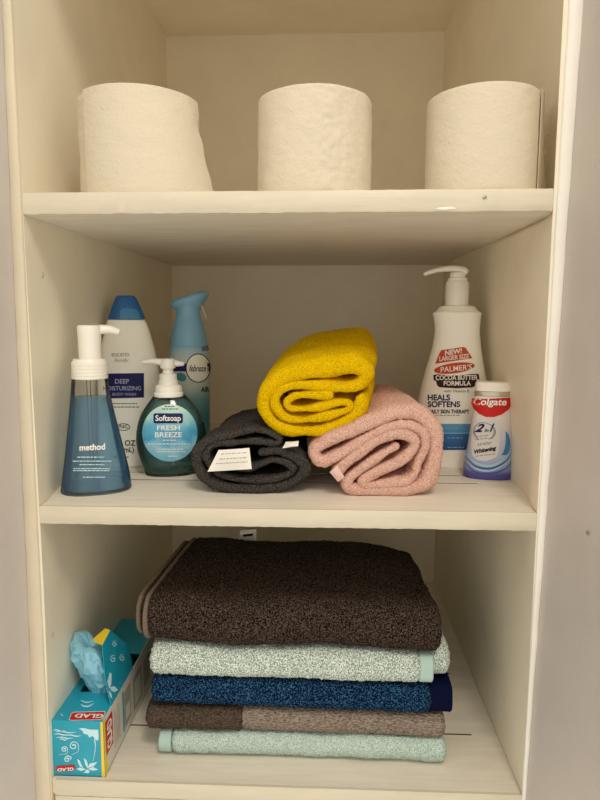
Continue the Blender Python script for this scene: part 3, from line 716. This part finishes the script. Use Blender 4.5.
quad = [on_y(*k(155, 300), yt+.004), on_y(*k(297, 290), yt+.003), on_y(*k(308, 388), yt-.004), on_y(*k(104, 400), yt-.004)]
tg = sheet('care_tag', quad, M['grey_label'], t, org, .004)
tg['label'] = 'white satin care tag'
ptag = lambda u, v: tuple(on_y(u, v, yt-.0085)-np.array(org))
decal('tag_print', [[(u, v-(u-210)*.06) for u, v in q] for q in micro(*k(165, 322), *k(285, 322), 1, 1)+micro(*k(150, 345), *k(285, 345), 1, 2)+micro(*k(142, 365), *k(288, 365), 1, 3)], ptag, M['greyprint'], tg)
quad = [on_y(*k(465, 262), yt+.004), on_y(*k(525, 258), yt+.004), on_y(*k(522, 282), yt-.002), on_y(*k(450, 292), yt-.002)]
sheet('hanging_loop', quad, M['grey_label'], t, org, .005)

# --- pink roll (right)
k = K(300, 375, 4.0); YF = .058
path = [(135, 400, 24), (215, 332, 25), (300, 268, 24), (390, 236, 21), (452, 254, 20), (462, 292, 20), (418, 342, 22), (330, 386, 23), (258, 424, 18), (268, 446, 16), (350, 440, 21), (430, 430, 21), (462, 400, 16), (478, 350, 18), (505, 290, 18), (498, 236, 18), (440, 200, 17), (360, 210, 16), (260, 260, 17), (170, 318, 22), (92, 350, 27), (60, 315, 26), (95, 278, 24), (190, 234, 27), (300, 186, 28), (400, 152, 30), (490, 165, 34), (542, 225, 32), (552, 300, 30), (538, 380, 30), (500, 444, 32), (400, 466, 24), (280, 469, 22), (203, 460, 21), (192, 425, 18), (250, 374, 14), (330, 322, 13), (395, 282, 10)]
org = (.112, YF, S1+.0005)
t = thing('rolled_towel', 'rolled pink hand towel in front of the lotion bottle, right under the yellow one', 'towel', org, 0, 'three rolled hand towels')
r_ = rolled('rolled_cloth', path, k, YF, .215, org, M['pink'], t, (-.012, .006), .95); fuzz(r_, .0013, 560, .0022, 40, 2); floor_clamp(r_, org)
quad = [on_y(*k(118, 388), YF-.003), on_y(*k(150, 362), YF-.003), on_y(*k(178, 408), YF-.004), on_y(*k(152, 428), YF-.004)]
hm = sheet('hem', quad, mat('pale_pink_hem', (.74, .52, .46), .8), t, org, .003)

# --- yellow roll (on top)
k = K(250, 320, 4.615); YF = .074
path = [(380, 350, 18), (280, 350, 20), (205, 358, 22), (170, 385, 20), (195, 413, 17), (280, 413, 19), (370, 393, 17), (440, 386, 13), (460, 405, 13), (430, 425, 16), (330, 452, 19), (230, 468, 20), (152, 446, 20), (113, 390, 20), (132, 336, 20), (200, 308, 19), (320, 308, 20), (440, 312, 22), (510, 298, 28), (532, 248, 30), (480, 218, 40), (380, 226, 46), (260, 240, 42), (150, 270, 38), (78, 332, 34), (57, 400, 28), (86, 465, 28), (150, 506, 28), (250, 520, 28), (350, 515, 28), (430, 486, 30), (490, 438, 34), (515, 388, 30), (518, 348, 18)]
org = (.015, YF, S1+.078)
t = thing('rolled_towel', 'rolled mustard yellow hand towel lying on top of the other two rolls', 'towel', org, 0, 'three rolled hand towels')
r_ = rolled('rolled_cloth', path, k, YF, .215, org, M['yellow'], t, (.020, .034), .99, .0022, .06); fuzz(r_, .0009, 560, .0045, 32, 3)

# ------------------------------------------------------------------ folded towels
def folded(name, x0, x1, y0, y1, z0, z1, m, parent, org, warp=None, seed=0, amp=.0013, step=.0026, rad=.47, low=.0018, er_=None):
    """soft folded slab: rounded fold at the front, closed ends"""
    h = z1-z0; r = h*rad; loop = []
    def arc(cy, cz, a0, a1):
        n = max(4, int(abs(a1-a0)*r/step))
        for i in range(n+1): a = a0+(a1-a0)*i/n; loop.append((cy+r*math.cos(a), cz+r*math.sin(a)))
    arc(y0+r, z1-r, PI/2, PI); arc(y0+r, z0+r, PI, 1.5*PI); arc(y1-r, z0+r, 1.5*PI, 2*PI); arc(y1-r, z1-r, 0, PI/2)
    L = np.array(loop+[loop[0]]); s = np.r_[0, np.cumsum(np.linalg.norm(np.diff(L, axis=0), axis=1))]
    n = int(s[-1]/step); ss = np.linspace(0, s[-1], n, endpoint=False); L = np.stack([np.interp(ss, s, L[:, c]) for c in (0, 1)], 1)
    cen = np.array([(y0+y1)/2, (z0+z1)/2]); er = er_ or min(h*.4, .009)
    xs = [(x0+er*(1-math.cos(a)), er*(1-math.sin(a))) for a in np.linspace(0, PI/2, 5)]
    nx = int((x1-x0-2*er)/step); xs += [(x0+er+(x1-x0-2*er)*i/nx, 0) for i in range(1, nx)]
    xs += [(x1-er*(1-math.cos(a)), er*(1-math.sin(a))) for a in np.linspace(PI/2, 0, 5)]
    V = []; F = []
    for (x, ins) in xs:
        for p in L:
            d = p-cen; q = cen+np.array([math.copysign(max(abs(d[0])-ins, 0), d[0]), math.copysign(max(abs(d[1])-ins, 0), d[1])])
            w = (x, q[0], q[1])
            if warp: w = warp(*w)
            V.append((w[0]-org[0], w[1]-org[1], w[2]-org[2]))
    for i in range(len(xs)-1):
        for j in range(n): F.append((i*n+j, i*n+(j+1) % n, (i+1)*n+(j+1) % n, (i+1)*n+j))
    F += [tuple(range(n)), tuple(range((len(xs)-1)*n, len(xs)*n))]
    o = mesh(name, V, F, m, parent, True, 0)
    if amp: fuzz(o, amp, 520, low, 22, seed)
    floor_clamp(o, org)
    return o
def hem_strip(name, x0, x1, *a, **kw): return folded(name, x0, x1, *a, amp=.0004, low=.0008, er_=.0022, **kw)

Y0 = .047
# pale mint, lowest
org = (.02, .18, 0.0)
w0 = lambda x, y, z: (x + .006*y, y-(.10*(x-.02)**2), z)
t = thing('folded_towel', 'pale mint folded towel at the very bottom of the stack', 'towel', org, 0, 'towels stacked on the bottom shelf')
folded('cloth', -.150, .201, Y0-.002, .33, .0012, .0318, M['mint_pale'], t, org, w0, 11)
hem_strip('hem', -.1645, -.149, Y0, .325, .0025, .0315, M['mint_hem'], t, org, warp=w0)
# taupe with a dark end
org = (.01, .18, .033)
w1 = lambda x, y, z: (x, y, z-.0022*max(0, x)/.2)
t = thing('folded_towel', 'thin taupe folded towel with a dark brown left end, second from the bottom', 'towel', org, 0, 'towels stacked on the bottom shelf')
folded('cloth', -.062, .199, Y0, .33, .0333, .0655, M['taupe'], t, org, w1, 12)
folded('dark_end', -.182, -.054, Y0-.002, .33, .0328, .0665, M['taupe_dark'], t, org, w1, 13)
# navy
org = (.015, .18, .067)
t = thing('folded_towel', 'navy blue folded towel with a dark border, between the taupe and mint ones', 'towel', org, 0, 'towels stacked on the bottom shelf')
wn = lambda x, y, z: (x, y, z-.0045*(x+.17)/.37+.002)
folded('cloth', -.173, .181, Y0-.003, .33, .0678, .1055, M['navy_t'], t, org, wn, 14, .0014, .0026, .42)
hem_strip('border', .178, .2065, Y0+.002, .33, .0682, .105, M['navy_band'], t, org, warp=wn, rad=.3)
# mint
org = (.015, .18, .107)
t = thing('folded_towel', 'mint folded towel with a speckled weave, right under the brown one', 'towel', org, 0, 'towels stacked on the bottom shelf')
wm = lambda x, y, z: (x-.004*max(0, y-.1), y, z-.004*(x+.17)/.37+.002)
folded('cloth', -.174, .167, Y0-.004, .33, .1068, .1475, M['mint'], t, org, wm, 15, .0018, .0026, .42)
hem_strip('hem', .164, .1815, Y0-.001, .32, .108, .1465, M['mint_hem'], t, org, warp=wm, rad=.3)
folded('inner_fold', -.15, .2045, Y0+.013, .345, .110, .1478, M['mint'], t, org, wm, 16, .0018, .0026, .45)
# brown, top
org = (.0, .17, .149)
def wb(x, y, z):
    q = max(0, (y-.06)/.24); up = (z-.148)/.062
    zz = z+up*(.001*sstep(q*1.6)-.002) - .004*(x+.17)/.37 + .002
    dr = sstep((x-.09)/.10); zz -= up*.013*dr*dr*(.4+.6*min(1, q))
    return (x*(1-.07*q)+.004*q, y+.004*math.sin(x*30), zz)
t = thing('folded_towel', 'dark brown bath towel with taupe hems, topmost of the folded stack', 'towel', org, 0, 'towels stacked on the bottom shelf')
folded('cloth', -.176, .190, Y0-.006, .285, .1495, .210, M['brown'], t, org, wb, 17, .0016, .0026, .44, .003)
hem_strip('hem', -.1795, -.1735, Y0-.007, .285, .1492, .2105, M['brown_hem'], t, org, warp=wb, rad=.44)
fl = folded('lower_fold', -.188, .150, Y0+.006, .275, .151, .208, M['brown'], t, org, wb, 18, .0014, .0026, .44)
hem_strip('hem', -.191, -.1855, Y0+.005, .275, .1505, .2085, M['brown_hem'], fl, org, warp=wb, rad=.44)
yb = .292
quad = [on_y(240, 530.5, yb), on_y(256.5, 529, yb), on_y(256, 541, yb), on_y(239, 542, yb)]
tg = sheet('care_tag', quad, M['grey_label'], t, org, .001); tg['label'] = 'small white tag sticking up behind the towel'
decal('tag_print', [[(243, 534.6), (253, 533.4), (253, 535.8), (243, 536.8)]], lambda u, v: tuple(on_y(u, v, yb-.0016)-np.array(org)), M['black'], tg)

# ------------------------------------------------------------------ toilet rolls
def toilet_roll(label, uL, uR, vtop, yc, flap, seed):
    a = on_y(uL, 150, yc); b = on_y(uR, 150, yc); r = (b[0]-a[0])/2*.985; x = (a[0]+b[0])/2
    h = on_y((uL+uR)/2, vtop, yc-r)[2]-S2-.0003
    t = thing('toilet_paper_roll', label, 'toilet roll', (x, yc, S2+.0003), 0, 'toilet rolls on the top shelf')
    seg = 120; nz = 44; V = []; F = []; rnd = Vector((seed*5.3, seed*2.1, 0))
    rows = [(0, r-.003), (.0006, r-.0008), (.003, r)]+[(h*i/nz, r) for i in range(2, nz-1)]+[(h-.003, r), (h-.0008, r-.0006), (h, r-.003), (h-.0006, r*.8), (h-.0003, r*.55), (h-.0005, .0225), (.0005, .0225), (.0003, r*.5), (0, r-.003)]
    for (z, q) in rows:
        for k in range(seg):
            an = 2*PI*k/seg; d = 0
            if q > r*.9:
                p = Vector((math.cos(an)*r*55, math.sin(an)*r*55, z*32)); d = (.0011*noise.noise(p+rnd) if seed != 3 else .0002*noise.noise(p+rnd))+.0016*noise.noise(p*.18+rnd)
                cr = abs(noise.noise(Vector((math.cos(an)*3, math.sin(an)*3, z*70))+rnd*2)); d += .0014*max(0, .25-cr)*(2 if seed == 1 else .5)
                if seed == 2: d += math.exp(-((an-5.0)/.42)**2)*(.0022*noise.noise(Vector((an*26, z*190, 4)))+.0016*noise.noise(Vector((an*9+z*120, z*60, 9))))
                if seed == 1: d -= .0022*math.exp(-((z-.055-.004*math.sin(an*5))/.0022)**2)*max(0, math.cos(an-5.0)); d += .0012*noise.noise(Vector((an*5+z*90, z*150, 2)))*max(0, math.cos(an-5.1))
            V.append(((q+d)*math.cos(an), (q+d)*math.sin(an), z))
    for i in range(len(rows)-1):
        for k in range(seg): F.append((i*seg+k, i*seg+(k+1) % seg, (i+1)*seg+(k+1) % seg, (i+1)*seg+k))
    mesh('paper', V, F, M['paper'], t, True, 50)
    cyl = []; V = []; F = []
    for (z, q) in ((.0004, .0226), (h-.0012, .0226), (h-.0012, .0212), (.0004, .0212), (.0004, .0226)): V += [(q*math.cos(2*PI*k/40), q*math.sin(2*PI*k/40), z) for k in range(40)]
    for i in range(4):
        for k in range(40): F.append((i*40+k, i*40+(k+1) % 40, (i+1)*40+(k+1) % 40, (i+1)*40+k))
    mesh('cardboard_core', V, F, M['card'], t, True, 40)
    # loose end of the paper
    a0, a1, fl, notch = flap; nu, nv = 36, 30; V = []; F = []
    for side in (0, .0006):
        for i in range(nu+1):
            s = i/nu; an = a0+(a1-a0)*s
            for j in range(nv+1):
                q = j/nv; z = .0006+(h-.0012)*q
                lift = .0016+fl*(s**2.2)*(1-q)**1.3+.0012*noise.noise(Vector((s*5, q*6, seed)))*s
                if notch: lift -= 0
                aa = an - (notch*s*(math.exp(-((q-.72)/.1)**2)+.55*math.exp(-((q-.45)/.2)**2)) if notch else 0)
                V.append(((r+lift+side)*math.cos(aa), (r+lift+side)*math.sin(aa), z))
    w = nv+1; n1 = (nu+1)*w
    for o_ in (0, n1):
        for i in range(nu):
            for j in range(nv): F.append((o_+i*w+j, o_+i*w+j+1, o_+(i+1)*w+j+1, o_+(i+1)*w+j))
    rim = [i*w for i in range(nu+1)]+[nu*w+j for j in range(1, nv+1)]+[i*w+nv for i in range(nu-1, -1, -1)]+[j for j in range(nv-1, 0, -1)]
    F += [(rim[i], rim[(i+1) % len(rim)], n1+rim[(i+1) % len(rim)], n1+rim[i]) for i in range(len(rim))]
    mesh('loose_sheet', V, F, M['paper'], t, True, 50)
    return t
toilet_roll('toilet roll at the left with a flared loose sheet, standing nearest the left wall', 83.5, 199.5, 82.5, .078, (-2.3, -.12, .020, .12), 1)
toilet_roll('toilet roll in the middle of the top shelf, crinkled down its front', 257, 372.5, 82, .078, (1.2, 2.4, .002, 0), 2)
toilet_roll('toilet roll at the right with smooth front and loose edge by the right wall', 425.5, 538, 80, .070, (-.62, .12, .017, .05), 3)

# ------------------------------------------------------------------ box of trash bags
BX0, BX1, BY0, BY1, BH = -.2838, -.2200, .008, .262, .0735
org = ((BX0+BX1)/2, (BY0+BY1)/2, .0003)
t = thing('trash_bag_box', 'teal and yellow carton of trash bags with its flap torn up, by the left wall', 'trash bag box', org)
OX = np.array(org); L = lambda *p: tuple(np.array(p)-OX)
tk = .0008
def wallbox(bm, x0, x1, y0, y1, z0, z1): box_bm(bm, x0-OX[0], x1-OX[0], y0-OX[1], y1-OX[1], z0-OX[2], z1-OX[2])
HX0, HY0, HY1 = BX0+.012, .066, .160
bm = bmesh.new()
wallbox(bm, BX0, BX1, BY0, BY1, .0003, .0003+tk)
wallbox(bm, BX0, BX1, BY0, BY0+tk, .0003, BH); wallbox(bm, BX0, BX1, BY1-tk, BY1, .0003, BH)
wallbox(bm, BX0, BX0+tk, BY0+tk, BY1-tk, .0003, BH)
wallbox(bm, BX0+tk, HX0, BY0+tk, BY1-tk, BH-tk, BH); wallbox(bm, HX0, BX1-tk, BY0+tk, HY0, BH-tk, BH); wallbox(bm, HX0, BX1-tk, HY1, BY1-tk, BH-tk, BH)
car = bm_mesh('carton', bm, M['teal_box'], t, False)
bm = bmesh.new(); wallbox(bm, BX1-tk, BX1, BY0+tk, BY1-tk, .0003, BH)
side = bm_mesh('side_panel', bm, M['white_card'], t, False); side['label'] = 'white printed side of the carton'
pf = lambda u, v, o=.0003: L(*on_y(u, v, BY0-o)); ptp = lambda u, v, o=.0003: L(*on_z(u, v, BH+o)); psd = lambda u, v, o=.0003: L(*hit(u, v, (BX1+o, 0, 0), (1, 0, 0)))
g6 = lambda X, Y: (40+X/6, 695+Y/6)
def gg(l): return [g6(*p) for p in l]
# front art
waves = []
for (y, x0, x1) in ((212, 75, 150), (222, 90, 215), (236, 80, 175), (243, 150, 250), (256, 95, 200), (266, 115, 165)):
    waves += ribbon(gg([(x0, y), ((x0*2+x1)/3, y-3), ((x0+2*x1)/3, y+4), (x1, y+1)]), [.3, 1.1, 1.2, .3])
waves += [gg([(232, 200), (262, 198), (300, 207), (350, 208), (352, 262), (345, 275), (330, 265), (315, 245), (296, 255), (285, 238), (262, 232), (255, 216)])]
waves += ribbon(gg([(328, 262), (332, 310), (326, 360), (318, 395)]), [1.2, .7, .5, .4])
def swirl(cx, cy, r, tail):
    P = [(cx+r*(1-q*.85)*math.cos(-.4+q*9.5)*1, cy-r*(1-q*.85)*math.sin(-.4+q*9.5)) for q in np.linspace(1, 0, 16)]
    return ribbon(gg(P+tail), [2.0, 1.0, 1.0, .9, .3])
waves += swirl(202, 306, 30, [(228, 340), (190, 358)]) + swirl(146, 326, 20, [(160, 350), (110, 360)]) + swirl(164, 386, 22, [(186, 370), (150, 358)])
waves += [gg([(224, 384), (238, 392), (250, 420), (262, 440), (240, 428), (228, 408)]), gg([(262, 378), (278, 390), (288, 418), (284, 440), (272, 420)]), gg([(282, 440), (300, 410), (345, 402), (322, 428)]), gg([(284, 444), (320, 432), (350, 448), (318, 454)]), gg([(280, 446), (240, 434), (218, 444), (244, 456)]), gg([(282, 446), (300, 458), (290, 470), (262, 466)])]
decal('front_art', waves, lambda u, v: pf(u, v, .0003), M['cyanprint'], car)
lb = decal('front_badge', [rrect(*g6(95, 426), *g6(211, 460), 2.4, 5, -1.2)], lambda u, v: pf(u, v, .0005), M['red'], car)
def flipped(txt, u0, v0, u1, h, place, m, parent, bold=.03, tilt=0):
    """upside-down lettering: starts at the right"""
    V, F = glyphs(txt, bold); lo, hi = V.min(0), V.max(0); VV = []
    for (x, y) in V: s = (x-lo[0])/(hi[0]-lo[0]); q = (y-lo[1])/(hi[1]-lo[1]); VV.append(place(u1+(u0-u1)*s, v0+h*q+tilt*s))
    me = bpy.data.meshes.new('lettering'); me.from_pydata([tuple(map(float, v)) for v in VV], [], F); return link('lettering', me, m, parent)
lb.parent = t
flipped('GLAD', *g6(104, 434), g6(202, 0)[0], 3.2, lambda u, v: pf(u, v, .0008), M['whiteprint'], lb, .03, 1.0)
# top art
lb = decal('top_badge', [gg([(176, 146), (190, 112), (205, 104), (384, 100), (390, 104), (374, 138), (362, 146), (190, 150)])], lambda u, v: ptp(u, v, .0003), M['red'], t)
decal('badge_border', [gg([(172, 148), (188, 110), (204, 101), (387, 97), (394, 104), (377, 141), (364, 149), (190, 153)])], lambda u, v: ptp(u, v, .00015), M['whiteprint'], lb)
flipped('GLAD', *g6(196, 114), g6(366, 0)[0], 4.0, lambda u, v: ptp(u+(722-v)*.45-.5, v, .0006), M['whiteprint'], lb, .03, -.4)
for q_ in (ribbon(gg([(245, 55), (262, 66), (290, 68), (325, 50)]), [.4, 1.4, 1.4, .4]), ribbon(gg([(245, 30), (275, 44), (318, 38)]), [.4, 1.2, .4]), ribbon(gg([(125, 108), (132, 120), (140, 124)]), [.3, .8, .3])): decal('top_art', q_, lambda u, v: ptp(u, v, .0003), M['cyanprint'], car)
# side art: yellow edge, red badge, drawings
zt_ = BH-.0002; zb_ = .0006
def sq(y0, y1, z0, z1): return [(y0, z0), (y1, z0), (y1, z1), (y0, z1)]
sd = lambda y, z, o=.0003: L(BX1+o, y, z)
decal('yellow_edge', [sq(BY0+.0002, BY0+.0095, zb_, zt_)], lambda y, z: sd(y, z), M['yellow_print'], side)
decal('yellow_edge', [[(BX1-.0042, zb_), (BX1-.0001, zb_), (BX1-.0001, zt_), (BX1-.0030, zt_)]], lambda x, z: L(x, BY0-.0004, z), M['yellow_print'], car)
lb = decal('side_badge', [sq(BY0+.0055, BY0+.030, .024, .0675)], lambda y, z: sd(y, z, .0005), M['red'], t)
V, F = glyphs('GLAD', .03); lo, hi = V.min(0), V.max(0)
me = bpy.data.meshes.new('lettering'); me.from_pydata([sd(BY0+.026-.0165*(y-lo[1])/(hi[1]-lo[1]), .0275+.036*(x-lo[0])/(hi[0]-lo[0]), .0008) for x, y in V], [], F); link('lettering', me, M['whiteprint'], lb)
dr = []
for i in range(5): dr.append(sq(BY0+.036+.0045*i, BY0+.0375+.0045*i, .012+.003*(i % 2), .064-.006*(i % 3)))
dr += [sq(BY0+.075, BY0+.100, .012, .062), sq(BY0+.112, BY0+.150, .010, .058), sq(BY0+.16, BY0+.19, .014, .056)]
decal('side_print', dr, lambda y, z: sd(y, z), mat('taupe_print', (.42, .38, .31), .5), side)
for q_ in (sq(BY0+.079, BY0+.096, .02, .04), sq(BY0+.118, BY0+.144, .016, .05)): decal('picture_panel', [q_], lambda y, z: sd(y, z, .0006), M['white_card'], side)
decal('side_print', [sq(BY0+.068, BY0+.073, .01, .066)], lambda y, z: sd(y, z, .0005), M['teal_box'], side)
# flap standing up from the right edge
al = math.radians(10); fn = (math.cos(al), 0, math.sin(al)); fp = (BX1, 0, BH)
fpx = [(111.5, 706), (109, 696), (105.5, 680), (102.3, 645), (110.2, 630), (118, 636.5), (125.5, 643), (131.5, 658), (134.5, 675)]
P3 = [hit(u, v, fp, fn) for u, v in fpx]
fb = np.array(fn)*.0009; nF = len(P3)
for p in (P3[0], P3[-1]): p[2] = BH; p[0] = BX1-.0002
V = [L(*p) for p in P3]+[L(*(p-fb)) for p in P3]
F = [tuple(range(nF)), tuple(range(nF, 2*nF))]+[(i, (i+1) % nF, nF+(i+1) % nF, nF+i) for i in range(nF)]
flp = mesh('torn_flap', V, F, M['teal_box'], t, False)
pfl = lambda u, v: L(*(hit(u, v, fp, fn)+np.array(fn)*.0004))
k8 = lambda X, Y: (45+X*.2, 620+Y*.2)
def g8(l): return [k8(*p) for p in l]
art = []
for (cx, cy, r) in ((340, 195, 16), (385, 190, 15), (348, 120, 13)):
    P = [(cx+r*(1-q*.8)*math.cos(1+q*8), cy-1.25*r*(1-q*.8)*math.sin(1+q*8)) for q in np.linspace(1, 0, 14)]; art += ribbon(g8(P), [1.3, .8, .8, .4])
art += [g8([(322, 262), (332, 270), (330, 320), (320, 345), (310, 310)]), g8([(325, 335), (345, 330), (365, 350), (345, 362), (328, 352)]), g8([(316, 350), (330, 365), (335, 395), (322, 380)])]
decal('flap_art', art, pfl, M['cyanprint'], flp)
A, B = P3[3], P3[4]; o1 = hit(92, 640, (0, A[1], 0), (0, 1, 0)); o2 = hit(105, 628.3, (0, B[1], 0), (0, 1, 0))
V = [L(*A), L(*B), L(*o2), L(*o1)]; V += [(v[0], v[1]+.0005, v[2]-.0008) for v in V]
mesh('folded_lip', V, [(0, 1, 2, 3), (4, 5, 6, 7), (0, 1, 5, 4), (1, 2, 6, 5), (2, 3, 7, 6), (3, 0, 4, 7)], M['yellow_print'], flp, False)
# crumpled film pulled out of the opening
bc = np.array([-.250, .088]); V = []; F = []; seg = 110; nr = 44
def film_pt(q, a):
    c, s_ = math.cos(a), math.sin(a); rx = .014+.010*sstep(q*1.4)-.009*q**4; ry_ = .018+.012*q-.010*q**4
    n1 = noise.noise(Vector((c*1.0+2, s_*1.0, q*1.6))); n2 = 1-2*abs(noise.noise(Vector((c*1.7, s_*1.7+5, q*2.6)))); n3 = 1-2*abs(noise.noise(Vector((c*3.4+3, s_*3.4, q*5.5))))
    k = 1+.40*n1+.26*n2+.13*n3
    rim = .008*n1*q**3
    z = BH-.012+q*.076+rim-.006*c*q
    x = min(bc[0]-.007*sstep(q)+rx*c*k, BX1-.007-.18*max(0, z-BH))
    return L(x, bc[1]-.016*q+ry_*s_*k, z)
for i in range(nr+1):
    for k_ in range(seg): V.append(film_pt(i/nr, 2*PI*k_/seg))
for i in range(nr):
    for k_ in range(seg): F.append((i*seg+k_, i*seg+(k_+1) % seg, (i+1)*seg+(k_+1) % seg, (i+1)*seg+k_))
last = nr*seg; st = len(V); c_ = np.array(V[last:last+seg]).mean(0)     # the film tucks back into itself at the top
for i in range(1, 7):
    q = i/7
    for k_ in range(seg):
        p = np.array(V[last+k_]); w = p+(c_-p)*q*.97; w[2] -= .008*q*q-.004*math.sin(q*PI); V.append(tuple(w))
rings = [last]+[st+i*seg for i in range(6)]
for a, b in zip(rings[:-1], rings[1:]):
    for k_ in range(seg): F.append((a+k_, a+(k_+1) % seg, b+(k_+1) % seg, b+k_))
F.append(tuple(range(rings[-1], rings[-1]+seg)))
mesh('plastic_film', V, F, M['film'], t, True, 16)

# ------------------------------------------------------------------ light
def area(name, loc, tgt, size, power, col):
    d = bpy.data.lights.new(name, 'AREA'); d.shape = 'RECTANGLE'; d.size, d.size_y = size; d.energy = power; d.color = col
    o = bpy.data.objects.new(name, d); C.objects.link(o); o.location = loc
    o.rotation_euler = (Vector(tgt)-Vector(loc)).to_track_quat('-Z', 'Y').to_euler(); return o
area('ceiling_lamp', (.42, -1.15, 2.05), (0, .05, .35), (.4, .4), 14, (1.0, .925, .79))
w = bpy.data.worlds.new('world'); bpy.context.scene.world = w; w.use_nodes = True
w.node_tree.nodes['Background'].inputs['Color'].default_value = (1.0, .925, .79, 1)
w.node_tree.nodes['Background'].inputs['Strength'].default_value = 1.0
bpy.context.scene.cycles.diffuse_bounces = 10; bpy.context.scene.cycles.max_bounces = 20; bpy.context.scene.cycles.transparent_max_bounces = 24
vs = bpy.context.scene.view_settings
vs.view_transform = 'Standard'; vs.look = 'None'; vs.exposure = .12; vs.gamma = 1; vs.use_curve_mapping = False
